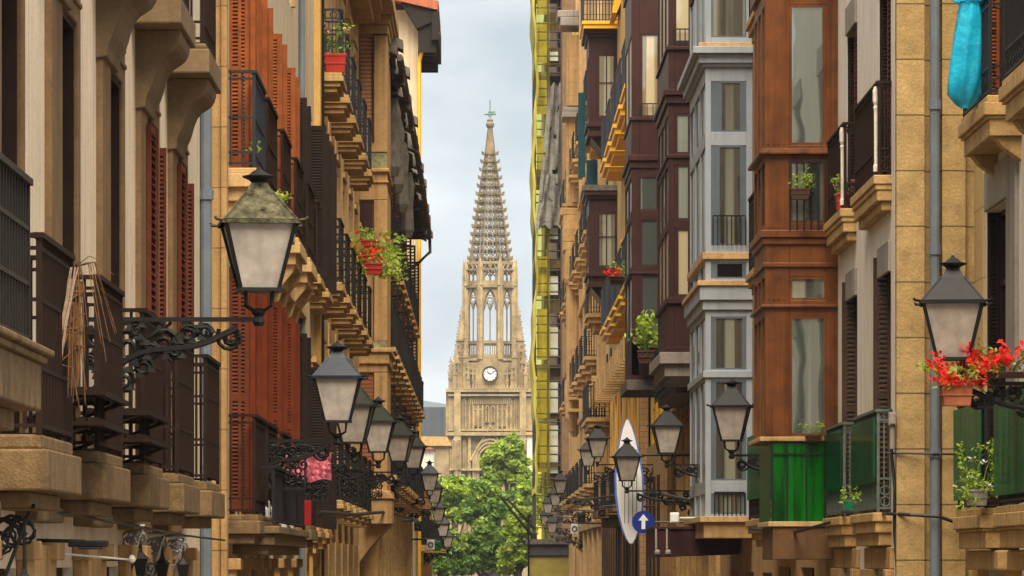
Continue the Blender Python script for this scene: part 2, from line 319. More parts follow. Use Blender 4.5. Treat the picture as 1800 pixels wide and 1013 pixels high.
def window(b, s, W, ya, yb, za, zb, fm, gm, d=.16, surround=None, sw=.16, sp=.05, mull=True, trans=.76, panel=0, pane_label=None):
    mb = MB(); t = .06
    sb(mb, s, W, -d-.06, -d, ya, ya+t, za, zb); sb(mb, s, W, -d-.06, -d, yb-t, yb, za, zb)
    sb(mb, s, W, -d-.06, -d, ya+t, yb-t, zb-t, zb); sb(mb, s, W, -d-.06, -d, ya+t, yb-t, za, za+t+panel)
    ym = (ya+yb)/2
    if mull: sb(mb, s, W, -d-.055, -d+.005, ym-.04, ym+.04, za+t+panel, zb-t)
    if trans: zt = za+(zb-za)*trans; sb(mb, s, W, -d-.05, -d+.003, ya+t, yb-t, zt-.03, zt+.03)
    w = build('window', mb, fm, b)
    pn = MB(); sb(pn, s, W, -d-.05, -d-.03, ya+t*.5, yb-t*.5, za+t*.5, zb-t*.5)
    build('pane', pn, gm, w, pane_label)
    if surround:
        q = MB(); sb(q, s, W, -.01, sp, ya-sw, ya-.003, za, zb+sw); sb(q, s, W, -.01, sp, yb+.003, yb+sw, za, zb+sw)
        sb(q, s, W, -.01, sp+.003, ya-.003, yb+.003, zb+.003, zb+sw); sb(q, s, W, -.01, sp+.05, ya-sw-.04, yb+sw+.04, zb+sw+.002, zb+sw+.09)
        build('surround', q, surround, w, bevel=.008)
    return w
def leaf(par, s, W, p0, p1, y, z0, z1, m, st=.06, pitch=.040, label=None):      # louvred leaf standing out from the wall, facing down the street
    mb = MB(); xa, xb = sorted((s*(W-p0), s*(W-p1))); t = .038; st = min(st, (xb-xa)*.27)
    mb.box(xa, xa+st, y, y+t, z0, z1); mb.box(xb-st, xb, y, y+t, z0, z1)
    zm = z0+(z1-z0)*.45
    for (a, c) in ((z0, z0+.1), (zm, zm+.07), (z1-.07, z1)): mb.box(xa+st, xb-st, y+.002, y+t-.002, a, c)
    for (a, c) in ((z0+.1, zm), (zm+.07, z1-.07)):
        n = int((c-a)/pitch)
        for i in range(n):
            z = a+(i+.5)*(c-a)/n
            mb.hexa([(xa+st,y+.004,z-.020),(xb-st,y+.004,z-.020),(xb-st,y+t-.004,z+.012),(xa+st,y+t-.004,z+.012)],
                    [(xa+st,y+.004,z-.011),(xb-st,y+.004,z-.011),(xb-st,y+t-.004,z+.023),(xa+st,y+t-.004,z+.023)])
    return build('shutter', mb, m, par, label)
def fleaf(par, s, W, p, y0, y1, z0, z1, m, pitch=.062, label=None):               # leaf lying along the wall
    mb = MB(); st = .05; t = .035
    sb(mb, s, W, p, p+t, y0, y0+st, z0, z1); sb(mb, s, W, p, p+t, y1-st, y1, z0, z1)
    for (a, c) in ((z0, z0+.1), (z1-.07, z1)): sb(mb, s, W, p+.002, p+t-.002, y0+st, y1-st, a, c)
    n = int((z1-z0-.17)/pitch)
    for i in range(n):
        z = z0+.1+(i+.5)*(z1-z0-.17)/n; xa = s*(W-p-.003); xb = s*(W-p-t+.003)
        mb.hexa([(xa,y0+st,z+.012),(xa,y1-st,z+.012),(xb,y1-st,z-.018),(xb,y0+st,z-.018)], [(xa,y0+st,z+.022),(xa,y1-st,z+.022),(xb,y1-st,z-.008),(xb,y0+st,z-.008)])
    return build('shutter', mb, m, par, label)
def slab(s, W, p, y0, y1, zt, tiers):
    mb = MB()
    for (a, c, i) in tiers: sb(mb, s, W, -.02, p-i, y0+i, y1-i, zt-c, zt-a)
    return mb
T_STONE = [(0,.06,.02),(.06,.14,0),(.14,.22,.05),(.22,.30,.10)]
def railing(par, s, W, p, y0, y1, zt, h, m, style='bars', pitch=.11, bw=.008, label=None, rails=(0,.14,.9), name='railing'):
    mb = MB(); q = .035; X = s*(W-p+q); Y0 = y0+q; Y1 = y1-q; xw = s*(W+.01)
    lv = [zt+.05+f*(h-.05) for f in rails]
    for i, z in enumerate(lv):
        e = .012
        mb.box(X-e, X+e, Y0, Y1, z-e, z+e); mb.box(min(X, xw), max(X, xw), Y0-e, Y0+e, z-e+.001, z+e-.001); mb.box(min(X, xw), max(X, xw), Y1-e, Y1+e, z-e+.001, z+e-.001)
    top = zt+h; e = .03
    mb.box(X-e, X+e, Y0-e, Y1+e, top-.02, top+.012)
    for Y in (Y0, Y1): mb.box(min(X-s*-.03, xw) if s > 0 else xw, X+.03 if s < 0 else xw, Y-e, Y+e, top-.018, top+.010) if False else mb.box(min(X, xw), max(X, xw), Y-.028, Y+.028, top-.018, top+.010)
    for Y in (Y0, Y1): mb.box(X-.016, X+.016, Y-.016, Y+.016, zt, top-.02)
    n = max(2, int((Y1-Y0)/pitch))
    for i in range(1, n): y = Y0+(Y1-Y0)*i/n; mb.box(X-bw, X+bw, y-bw, y+bw, zt+.03, top-.02)
    Lx = abs(xw-X); n2 = max(2, int(Lx/pitch))
    for Y in (Y0, Y1):
        for i in range(1, n2+1): x = X+(xw-X)*i/(n2+.4); mb.box(x-bw, x+bw, Y-bw, Y+bw, zt+.03, top-.02)
    if style == 'scroll':
        r = .052; n3 = int((Y1-Y0)/.16)
        for i in range(n3):
            y = Y0+(Y1-Y0)*(i+.5)/n3
            mb.ring((X, y, zt+.11), r, .009, 'yz', 8); mb.ring((X, y, zt+.22), r, .009, 'yz', 8); mb.ring((X, y, top-.1), .045, .008, 'yz', 8)
        n4 = max(1, int(Lx/.14))
        for Y in (Y0,):
            for i in range(n4):
                x = X+(xw-X)*(i+.5)/n4; mb.ring((x, Y-.004, zt+.12), r, .009, 'xz', 10); mb.ring((x, Y-.004, zt+.24), r, .008, 'xz', 10); mb.ring((x, Y-.004, top-.09), .05, .008, 'xz', 10)
    return build(name, mb, m, par, label)
def balcony(b, s, W, p, y0, y1, zt, h, sm, rm, tiers=T_STONE, style='bars', bev=.01, corbel=None, full=False, name='balcony', **k):
    o = build(name, slab(s, W, p, y0, y1, zt, tiers), sm, b, bevel=bev)
    railing(o, s, W, p-.03, y0+.03, y1-.03, zt, h, rm, style, **k)
    if corbel:
        zb = zt-tiers[-1][1]
        for (a, c) in (((y0+.42, y1-.25),) if full else ((y0+.12, y0+.34), (y1-.34, y1-.12))):
            mb = MB(); mb.prism([(s*(W-u*p), zb+v) for (u, v) in corbel], 'y', a, c); build('corbel', mb, sm, o, bevel=.012)
    return o
def pipe(b, x, y, z0, z1, r, m, collars=(), name='drainpipe'):
    mb = MB(); mb.tube([(x,y,z0),(x,y,z1)], r, 10)
    for z in collars: mb.tube([(x,y,z-.05),(x,y,z+.05)], r*1.3, 10)
    return build(name, mb, m, b, smooth=False)

# ------------------------------------------------------------------ LEFT 1 : cream house with brown window surrounds
b = root('townhouse', (-2.9,31,0), 'cream townhouse with brown stone window surrounds at the left edge of the photo', 'building')
W = 2.9; s = -1
zones = [20.8, 24.4, 28.0, 31.7, 35.25, 38.8]
ops = []
for z in zones:
    ops += [(z+.7, z+1.8, 3.75, 6.74), (z+.7, z+1.8, 7.66, 10.4), (z+.1, z+1.9, .0, 2.95)]
facade(b, s, W, 17, 43.6, 11.3, ops, m_cream, d=.07)
for i, z in enumerate(zones):
    for (za, zb) in ((3.75, 6.74), (7.66, 10.4)):
        w = window(b, s, W, z+.7, z+1.8, za, zb, m_dk, m_glassd, d=.07, panel=.7)
        q = MB(); sb(q, s, W, -.01, .05, z, z+.7, za, zb+.5); sb(q, s, W, -.01, .05, z+1.8, z+1.98, za, zb+.5); sb(q, s, W, -.01, .047, z+.7, z+1.8, zb, zb+.5)
        j = MB(); sb(j, s, W, -.07, .02, z+1.76, z+1.795, za, zb-.04); sb(j, s, W, -.07, .02, z+.705, z+.74, za, zb-.04); sb(j, s, W, -.07, .02, z+.705, z+1.795, zb-.04, zb-.002); build('jamb_shade_lining', j, m_dk, w)  # near-black lining paints dark door frame and recess shade in one tone
        for k in range(2): sb(q, s, W, 0, .068, z+.5+.12*k, z+1.93-.05*k, zb+.12+.12*k, zb+.16+.12*k)
        build('surround', q, m_brownstone, w, bevel=.012)
    if i >= 4:
        w2 = [c for c in b.children if c.name.startswith('window')][-2]
        leaf(w2, s, W, 0, .10, z+1.15, 3.78, 6.68, m_rb); leaf(w2, s, W, -.0, .09, z+2.2, 3.78, 6.62, m_rb)
        fleaf(w2, s, W, .055, z+.5, z+1.12, 3.78, 6.66, m_rb)
    w = window(b, s, W, z+.1, z+1.9, 0, 2.95, m_panel, m_glassd, d=.07, trans=.8)
    q = MB(); sb(q, s, W, 0, .07, z-.25, z+.1, 0, 3.1); sb(q, s, W, 0, .07, z+1.9, z+3.35, 0, 3.1); sb(q, s, W, 0, .12, z-.3, z+.15, 3.0, 3.12); sb(q, s, W, 0, .12, z+1.85, z+2.3, 3.0, 3.12)
    build_each('pilaster', q, m_ochre_p, b, bevel=.01)
m_corb = mat('brown_corbel_stone', (.20,.135,.07), var=.25, dirt=.3, streak=.2)
CORB_ = [(-.05,0),(.92,0),(.92,-.07),(.89,-.13),(.82,-.19),(.72,-.23),(.60,-.27),(.50,-.33),(.43,-.42),(.38,-.52),(.33,-.60),(.27,-.66),(.22,-.72),(.20,-.82),(-.05,-.84)]
CORB = [(u, v*.78) for u, v in CORB_]
TL = [(0,.085,.05),(.085,.325,0),(.325,.42,.12)]
for i, z in enumerate(zones[1:]):
    o = balcony(b, s, W, .41, z-.1, z+1.85, 3.72, 1.14, m_slab, m_ironb, TL, rails=(0,.3,.66,.93), pitch=.085, bw=.011, bev=.015)
    balcony(b, s, W, .41, z-.45, z+1.3, 7.65, 1.1, m_corb, m_ironb, [(0,.05,.03),(.05,.27,0)], pitch=.1, corbel=CORB, full=True, bev=.015)
    q = MB(); sb(q, s, W, -.01, .14, z-1.75, z-.12, 3.24, 3.34); build_each('string_course', q, m_slab, b, bevel=.015)
# shelves of iron slats hung between the lower balconies
for (y0, y1) in ((26.6,28.4),(30.3,32.2)):
    for H in (.88, 1.07):
        q = MB()
        for k in range(6): sb(q, s, W, .04+.075*k, .10+.075*k, y0, y1, 3+H-.012, 3+H+.012)
        sb(q, s, W, -.02, .52, y0-.02, y0+.02, 3+H-.04, 3+H-.012); sb(q, s, W, -.02, .52, y1-.02, y1+.02, 3+H-.04, 3+H-.012)
        sb(q, s, W, .49, .52, y0, y1, 3+H-.045, 3+H-.013)
        for yy in (y0, y1): q.tube([(-2.43, yy, 3+H-.03), (-2.9, yy, 3+H-.2)], .012, 4)
        build('plant_shelf', q, m_ironb, b)
# the bigger balcony nearer to us
o = balcony(b, s, W, .72, 16.8, 20.9, 4.03, .82, m_slab, m_iron, [(0,.035,-.06),(.035,.07,-.03),(.07,.3,0),(.3,.4,.12)], rails=(0,.35,.7), pitch=.12, bw=.01)
pipe(b, -2.84, 43.2, 0, 11.2, .06, m_pipe, (4, 6.7, 9.3))

# ------------------------------------------------------------------ LEFT 2 : ochre house with the red shutters
b = root('townhouse', (-2.68,52,0), 'ochre townhouse with tall orange-red louvred shutters, behind the nearest left lamp', 'building')
W = 2.68
bays = [44.75, 47.2, 50.6, 54.1, 57.6]
ops = []
for y in bays: ops += [(y, y+1.0, 3.48, 6.0), (y, y+1.0, 7.06, 9.2), (y-.2, y+1.2, 0, 2.9), (y, y+1.0, 10.6, 12.5)]
facade(b, s, W, 43.8, 61.0, 13.0, ops, m_palewall, d=.12)
q = MB(); q.box(-2.9-.6, -2.685, 43.74, 43.8, 0, 12.9); q.box(-2.72, -2.66, 43.70, 44.0, 0, 12.8); q.box(-2.84, -2.80, 43.71, 43.8, 0, 12.8)
build('corner_pilaster', q, m_ochre, b, bevel=.008)
for i, y in enumerate(bays):
    for lv, (za, zb) in enumerate(((3.48,6.0),(7.06,9.2),(10.6,12.5))):
        w = window(b, s, W, y, y+1.0, za, zb, m_panel, m_glassd, d=.12, surround=m_trim, sw=.13)
        if lv == 2: continue
        top = 6.06 if lv == 0 else 9.24; sm = (m_dred if lv == 0 else m_red) if i < 4 else m_dk
        e = 2.42
        leaf(w, s, W, .01, W-e, y-.05, za+.03, top, sm); leaf(w, s, W, .06, W-2.41, y+1.02, za+.03, top, sm)
        fleaf(w, s, W, .055, y+1.1, y+1.6, za+.03, top, sm)
        if i == 0:
            leaf(w, s, W, .0, .125, y-.3, za+.03, top, m_red if lv else m_rb)
            leaf(w, s, W, .03, .20, y-.18, za+.03, top, m_red if lv else m_rb)
    w = window(b, s, W, y-.2, y+1.2, 0, 2.9, m_panel, m_glassd, d=.12, trans=.8)
    q = MB(); sb(q, s, W, 0, .09, y-.6, y-.2, 0, 3.0); sb(q, s, W, 0, .09, y+1.2, y+1.5, 0, 3.0); sb(q, s, W, 0, .14, y-.65, y-.15, 2.9, 3.02); sb(q, s, W, 0, .14, y+1.15, y+1.55, 2.9, 3.02)
    build_each('pilaster', q, m_ochre_p, b, bevel=.01)
    st = 'bars' if i < 2 else 'bars'
    y0 = (44.0, 46.6, 50.0, 53.5, 57.0)[i]
    balcony(b, s, W, .345, y0, y0+2.1, 7.05, 1.0, m_trim, m_irong if i == 0 else m_ironb, [(0,.06,.02),(.06,.2,0),(.2,.34,.06)], rails=(0,.12,.5,.92), pitch=.17, bw=.008, corbel=[(-.05,0),(.8,0),(.7,-.1),(.35,-.25),(.2,-.45),(-.05,-.5)])
    balcony(b, s, W, .345, y0, y0+2.1, 3.47, 1.03, m_slab, m_ironb, [(0,.06,.02),(.06,.2,0),(.2,.3,.06)], rails=(0,.12,.92), pitch=.18)
q = MB(); sb(q, s, W, 0, .12, 43.9, 61, 6.45, 6.6); build_each('string_course', q, m_trim, b)
pipe(b, -2.63, 60.85, 0, 12.9, .05, m_pipe)

# LEFT 2b narrow cream house
b = root('townhouse', (-2.68,64,0), 'narrow pale cream house with dark shutters between the red-shuttered house and the ochre one', 'building')
ops = [(61.9, 63.0, 3.48, 5.8), (61.9, 63.0, 7.12, 9.3), (65.0, 66.1, 3.48, 5.8), (65.0, 66.1, 7.12, 9.3), (61.7, 63.2, 0, 2.9), (64.8, 66.3, 0, 2.9)]
facade(b, s, W, 61.0, 67.0, 14.2, ops, m_palewall, d=.12)
for o4 in ops:
    w = window(b, s, W, *o4, m_panel, m_glassd, d=.12, surround=m_yellowp, sw=.2)
    if o4[2] > 1: leaf(w, s, W, .01, .36, o4[0]-.05, o4[2], o4[3], m_dk); leaf(w, s, W, .02, .36, o4[1]+.02, o4[2], o4[3], m_dk)
for y0 in (61.4, 64.6):
    for zt in (7.12, 3.47): balcony(b, s, W, .30, y0, y0+1.8, zt, 1.05, m_cornice, m_ironb, rails=(0,.12,.92))
q = MB(); sb(q, s, W, 0, .10, 61.05, 61.35, 0, 14); sb(q, s, W, 0, .10, 66.3, 66.7, 0, 14); build_each('pilaster', q, m_yellowp, b)
pipe(b, -2.60, 66.9, 0, 14, .06, m_iron)

# ------------------------------------------------------------------ LEFT 3 : ochre house with five stacked balconies
b = root('townhouse', (-2.68,77,0), 'honey ochre townhouse with rows of moulded stone balconies and lacy black railings, left side', 'building')
bays = [67.15, 70.35, 73.6, 77.0, 80.4, 83.8]
ops = []
for y in bays: ops += [(y+.3, y+1.35, z, z+2.35) for z in (3.95, 7.38, 10.68)] + [(y+.1, y+1.6, 0, 3.1)]
facade(b, s, W, 67.0, 87.3, 15.6, ops, m_ochre_p, d=.14)
for i, y in enumerate(bays):
    for z in (3.95, 7.38, 10.68):
        w = window(b, s, W, y+.3, y+1.35, z, z+2.35, m_trim, m_glassg, d=.14, surround=m_trim, sw=.18, sp=.07)
        balcony(b, s, W, .43, y, y+1.65, z, 1.0, m_cornice, m_irong if z > 9 else m_iron, style='scroll', rails=(0,.25,.85))
    window(b, s, W, y+.1, y+1.6, 0, 3.1, m_panel, m_glassd, d=.14)
    q = MB()
    for (za, zb) in ((0,3.3),(4.1,6.9),(7.5,10.2)): sb(q, s, W, 0, .10, y+2.05, y+2.35, za, zb); sb(q, s, W, 0, .10, y+2.75, y+3.0, za, zb)
    build_each('pilaster', q, m_trim, b)
q = MB()
for (a, c) in ((0,.25),(.2,.42),(.4,.62)): sb(q, s, W, 0, .75-.9*(.42-a) if a < .4 else .75, 66.9, 87.4, 14.0+a, 14.0+c)
build_each('cornice', q, m_cornice, b)

# LEFT 4 : house with the boxed-in oriel
b = root('townhouse', (-2.68,90.6,0), 'pale ochre townhouse with tall enclosed oriel and orange blinds, left side', 'building')
facade(b, s, W, 87.3, 94.0, 14.9, [(87.9, 89.0, 3.95, 6.3), (87.9, 89.0, 7.38, 9.7)], m_ochre_p)
for z in (3.95, 7.38): window(b, s, W, 87.9, 89.0, z, z+2.32, m_trim, m_glassd, surround=m_trim)
# oriel: near face from x=-2.68 to -2.1
def P(px, py, Y): return XA(px, Y), ZA(py, Y)
OY = 90.0; q = MB()
def ob(px0, px1, py0, py1, ya, yb): q.box(XA(px0, OY), XA(px1, OY), ya, yb, ZA(py1, OY), ZA(py0, OY))
ob(631,680,62,860, OY+.08, OY+3.6)
ob(657,681,62,268, OY, OY+.08); ob(627,657,28,62, OY, OY+.08); ob(631,681,250,268, OY-.002, OY+.08); ob(631,681,302,352, OY, OY+.08); ob(657,681,352,600, OY, OY+.08)
ob(631,681,440,470, OY-.002, OY+.08); ob(631,681,618,655, OY, OY+.08); ob(657,681,655,868, OY, OY+.08)
ow = build('oriel', q, m_ochre_p, b, bevel=.02)
q = MB(); ob(624,690,26,34, OY-.15, OY+3.8); ob(626,686,34,44, OY-.1, OY+3.75); ob(628,683,44,60, OY-.05, OY+3.7)
ob(627,684,296,303, OY-.08, OY+3.7); ob(629,683,318,322, OY-.04, OY+3.65); ob(624,688,612,620, OY-.12, OY+3.8); ob(627,684,620,640, OY-.06, OY+3.7); ob(630,686,862,870, OY-.1, OY+3.7)
build_each('cornice', q, m_cornice, ow, bevel=.02)
q = MB(); ob(633,679,270,296, OY-.03, OY+3.63); ob(633,679,600,612, OY-.03, OY+3.63); build_each('tile_frieze', q, mat('mottled_green_tile', (.30,.30,.16), var=.6, scale=12), ow)
m_blind = mat('orange_slat_blind', (.50,.26,.12), var=.15, brick=(9,.085,.02), joint=.5)
m_blindb = mat('brick_red_slat_blind', (.33,.12,.06), var=.2, brick=(9,.085,.02), joint=.5)
for (a, c, m) in ((62,250,m_blind),(356,438,m_dkwood),(660,868,m_blindb)):
    q = MB(); ob(633,655,a,c, OY+.03, OY+.07); build('roller_blind', q, m, ow)
q = MB(); ob(655.2,657.5,62,250, OY-.03, OY+.07); build('drainpipe', q, m_dkwood, b)
q = MB()
for (za, zb, e) in ((14.3,14.5,.45),(14.5,14.75,.75)): sb(q, s, W, 0, e, 87.4, 94.2, za, zb)
build_each('cornice', q, m_cornice, b)
q = MB(); q.box(XA(648,OY), XA(690,OY), OY-.6, OY+1.2, ZA(922,OY), ZA(878,OY)); q.prism([(XA(646,OY),ZA(878,OY)),(XA(692,OY),ZA(878,OY)),(XA(690,OY),ZA(870,OY)),(XA(669,OY),ZA(860,OY)),(XA(650,OY),ZA(870,OY))], 'y', OY-.65, OY+1.25)
q.prism([(XA(620,OY),ZA(928,OY)),(XA(690,OY),ZA(922,OY)),(XA(672,OY),ZA(940,OY)),(XA(650,OY),ZA(965,OY)),(XA(625,OY),ZA(1000,OY)),(XA(610,OY),ZA(1000,OY))], 'y', OY-.3, OY+1)
build('stone_corbel_block', q, m_ochre_p, b, bevel=.02)

# LEFT 5 : far run with dark balconies and wavy grey eave
b = root('townhouse', (-2.68,118,0), 'distant ochre row with black balconies under a wavy grey eave, left side', 'building')
ops = []; bays = [95.0+3.6*k for k in range(13)]
for y in bays: ops.append((y+.2, y+2.4, 0, 3.3))
for y in bays: ops += [(y+.5, y+1.6, z, z+2.3) for z in (4.9, 7.75, 10.4)]
facade(b, s, W, 94.0, 143.5, 14.2, ops, m_ochre_p)
for i, y in enumerate(bays):
    window(b, s, W, y+.2, y+2.4, 0, 3.3, m_panel, m_glassd)
    q = MB(); sb(q, s, W, 0, .3, y-1.0, y-.3, 0, 4.3); build_each('pilaster', q, m_cornice, b)
    for k, z in enumerate((4.9, 7.75, 10.4)):
        w = window(b, s, W, y+.5, y+1.6, z, z+2.3, m_dkwood, m_glassd, surround=m_trim)
        e = (.68, .66, .5)[k]
        balcony(b, s, W, e, y, y+2.2, z, 1.05, m_cornice, m_iron, [(0,.1,0),(.1,.22,.08),(.22,.36,.2)], bev=0, pitch=.1, bw=.013, rails=(0,.1,.45,.9))
        if (i+k) % 2 == 0: leaf(w, s, W, .02, .5, y+.4, z, z+2.3, m_dk, pitch=.1)
# wavy eave
q = MB(); n = 70
for i in range(n):
    y = 92.0+52*i/n; y2 = 92.0+52*(i+1)/n; dz = .22*sin(i*.9)+.12*random.random(); e = .74+.12*sin(i*1.7)+.08*random.random()
    q.hexa([(-2.95,y,14.35+dz),(-2.68+e,y,13.85+dz),(-2.68+e,y2,13.85+dz),(-2.95,y2,14.35+dz)], [(-2.95,y,14.65+dz),(-2.68+e,y,14.05+dz),(-2.68+e,y2,14.05+dz),(-2.95,y2,14.65+dz)])
build('eave', q, m_eave, b)
q = MB()
for i in range(60): y = 92.3+51*i/60; sb(q, s, W, -.2, .62, y, y+.18, 13.72, 13.86)
build_each('rafter', q, m_eaved, b, None)
q = MB(); q.tube([(-1.88,92.5,13.9),(-1.85,118,13.86),(-1.9,143,13.9)], .08, 6); q.tube([(-1.9,142.6,13.85),(-1.88,142.6,13.3),(-2.3,142.6,12.9),(-2.6,142.6,12.7)], .055, 6)
build('gutter', q, m_eave, b)
for (py, dy) in ((95, 96.2), (150, 100.5), (215, 106), (290, 114)):      # rolled blinds and sheets under the eave
    X = -2.12; z = 13.6-.25*dy/100
    q = MB(); q.lathe((X, dy, z-1.7), [(.12,0),(.19,.2),(.16,.8),(.2,1.4),(.12,1.75)], 7); build('rolled_awning', q, m_eave, b)

# LEFT 6 : tall cream house end wall with red roof
b = root('townhouse', (-2.32,148,0), 'tall cream house end with red tiled roof and yellow downpipe, farthest on the left', 'building')
facade(b, s, 2.32, 145, 151, 21.7, [], m_palewall, depth=12)
q = MB(); q.prism([(-14.5,24.6),(-1.66,21.62),(-1.62,21.92),(-14.5,24.95)], 'y', 144.3, 151.5); build('roof', q, m_tile, b)
q = MB(); q.prism([(-2.35,21.0),(-1.66,21.3),(-1.66,21.6),(-2.9,21.9)], 'y', 144.4, 151.4)
for k in range(8): q.box(-2.3, -1.7, 144.5+k*.85, 144.62+k*.85, 20.2, 21.3)
q.box(-1.85, -1.6, 144.3, 151.5, 20.6, 21.55)
build('eave', q, m_eaved, b)
q = MB(); q.tube([(-1.62,144.6,20.9),(-2.2,144.6,20.2),(-2.28,144.7,19.9),(-2.28,144.7,0)], .07, 6); build('drainpipe', q, m_pipey, b)

# LEFT 7 : low row to the corner
b = root('low_building', (-2.9,190,0), 'low far row of shops past the tall cream house, left side', 'building')
ops = [(154+6*k, 156.5+6*k, 3.6, 6.2) for k in range(12)]
facade(b, s, 2.9, 151, 228, 7.2, ops, m_ochre_p)
for o4 in ops: window(b, s, 2.9, *o4, m_dkwood, m_glassd)
for k in range(12): balcony(b, s, 2.9, .8, 153.6+6*k, 157+6*k, 3.55, 1.0, m_cornice, m_iron, [(0,.2,0)], bev=0)

# ------------------------------------------------------------------ RIGHT 1 : near white house
s = 1; W = 5.3
b = root('townhouse', (5.3,38,0), 'white-walled townhouse with pale quoins and green-screened balcony at the right edge of the photo', 'building')
ops = [(43.2,45.15,3.5,6.68),(43.2,45.15,7.6,10.8),(38.9,40.9,3.5,6.68),(38.9,40.9,7.6,10.8),(42.9,44.9,0,2.95)]
facade(b, s, W, 28, 46.15, 11.4, ops, m_whitewall, d=.13)
for o4 in ops:
    w = window(b, s, W, *o4, m_dkwood, m_glassd, d=.13)
    if o4[2] > 1:
        mm = m_dk if o4[2] < 5 else m_red
        leaf(w, s, W, -.125, .0, o4[1]-.045, o4[2]+.03, o4[3]-.01, mm); fleaf(w, s, W, -.12, o4[0]+.02, o4[0]+.9, o4[2]+.03, o4[3]-.02, m_rb)
        q = MB(); sb(q, s, W, -.01, .04, o4[0]-.05, o4[1]+.0, o4[3]+.002, o4[3]+.42); build('lintel', q, m_lintel, w, bevel=.01)
        q = MB(); sb(q, s, W, -.01, .045, o4[0]-.75, o4[0]-.004, o4[2]-.3, o4[3]+.45); build('surround', q, m_greystone, w, bevel=.01)
q = MB(); sb(q, s, W, -.01, .03, 45.28, 46.14, 0, 11.3); build('quoin', q, m_quoin, b, bevel=.01)
q = MB()
for y in (42.3, 45.0, 38.2): sb(q, s, W, 0, .12, y, y+.55, 0, 3.0)
build_each('pilaster', q, m_yellowp, b, bevel=.012)
TR = [(0,.07,.03),(.07,.2,0),(.2,.23,.03),(.23,.40,.06)]
scr = []
for (y0, y1) in ((42.15,44.55),(38.4,41.0)):
    balcony(b, s, W, .38, y0, y1, 7.6, 1.0, m_cornice, m_iron, TR, style='scroll', rails=(0,.25,.9), corbel=[(-.05,0),(.7,0),(.5,-.1),(-.05,-.25)])
    o = balcony(b, s, W, .40, y0+.2, y1+.3, 3.52, 1.1, m_cornice, m_iron, TR, style='bars', rails=(0,.2,.9))
    q = MB(); sb(q, s, W, .385, .393, y0+.22, y1+.28, 3.62, 4.57); build('plastic_screen', q, m_greend, o)
    q = MB(); sb(q, s, W, 0, .25, y0, y1+.4, 2.9, 3.1); build_each('string_course', q, m_cornice, b, bevel=.02)

# ------------------------------------------------------------------ RIGHT 2 : ashlar pier and cream house
W = 4.42
b = root('townhouse', (4.42,50,0), 'stone-cornered townhouse with brown louvred shutters and grey drainpipe, right side', 'building')
ops = []
for y in (46.62, 50.85): ops += [(y, y+1.4, 3.5, 6.5), (y, y+1.4, 7.2, 9.75), (y, y+1.4, 10.9, 13.2), (y-.1, y+1.5, 0, 2.9)]
facade(b, s, W, 46.2, 53.6, 13.8, ops, m_whitewall, d=.15)
for y in (46.62, 50.85):
    for lv, (za, zb) in enumerate(((3.5,6.5),(7.2,9.75),(10.9,13.2))):
        w = window(b, s, W, y, y+1.4, za, zb, m_dkwood, m_glassd, d=.15)
        q = MB(); sb(q, s, W, -.012, .03, y+.02, y+1.38, zb-.34, zb-.002); build('lintel', q, m_greystone, w, bevel=.008)
        if lv == 0: leaf(w, s, W, -.14, .07, y+1.34, za+.02, 6.4, m_louv, pitch=.055)
        else: fleaf(w, s, W, -.06, y+.1, y+.7, za+.02, zb-.36, m_rb); leaf(w, s, W, -.14, .0, y+1.3, za+.02, zb-.36, m_dk)
    window(b, s, W, y-.1, y+1.5, 0, 2.9, m_panel, m_glassd)
    q = MB(); sb(q, s, W, 0, .1, y-.4, y-.1, 0, 2.9); sb(q, s, W, 0, .1, y+1.5, y+2.75, 0, 2.9); sb(q, s, W, 0, .05, y-.4, y+2.75, 2.905, 3.14); build_each('pilaster', q, m_ochre_p, b, bevel=.01)
for (y0, y1) in ((46.5,49.5),(50.9,53.45)):
    q0 = balcony(b, s, W, .2, y0, y1, 7.2, 1.02, m_cornice, m_ironb, [(0,.1,.0),(.1,.16,.02),(.16,.28,.04),(.28,.38,.09)], style='scroll', rails=(0,.25,.95), pitch=.085, bev=.012)
    q = MB(); q.lathe((W-.16+.0, y0+.16, 7.25), [(.03,0),(.03,.06),(.02,.08),(.022,.66),(.03,.7),(.02,.72),(.034,.76),(.036,.88),(.02,.93)], 8); build('baluster', q, m_whitewall, q0)
    q0 = balcony(b, s, W, .21, y0, y1, 3.52, 1.12, m_cornice, m_ironv, [(0,.1,.0),(.1,.22,.03),(.22,.36,.07)], style='scroll', rails=(0,.3,.9), pitch=.1, bev=.012)
    q = MB(); sb(q, s, W, .185, .193, y0+.05, y1-.05, 3.85, 4.56); build('plastic_screen', q, m_greenm, q0)
q = MB(); S46 = F/46.05
for (a, c, yf) in ((1575,1625,46.0),(1625,1655,46.13),(1655,1697,46.0),(1697,1716,46.1)): q.box(XA(a,46.05)+.001, XA(c,46.05)-.001, yf, 46.19, 0, 13.7)
build('stone_pier', q, m_ashlar, b, bevel=.008)
pipe(b, XA(1643,46.0), 45.98, 0, 13.7, .052, m_pipe, (ZA(185,46), ZA(797,46), ZA(440,46)))

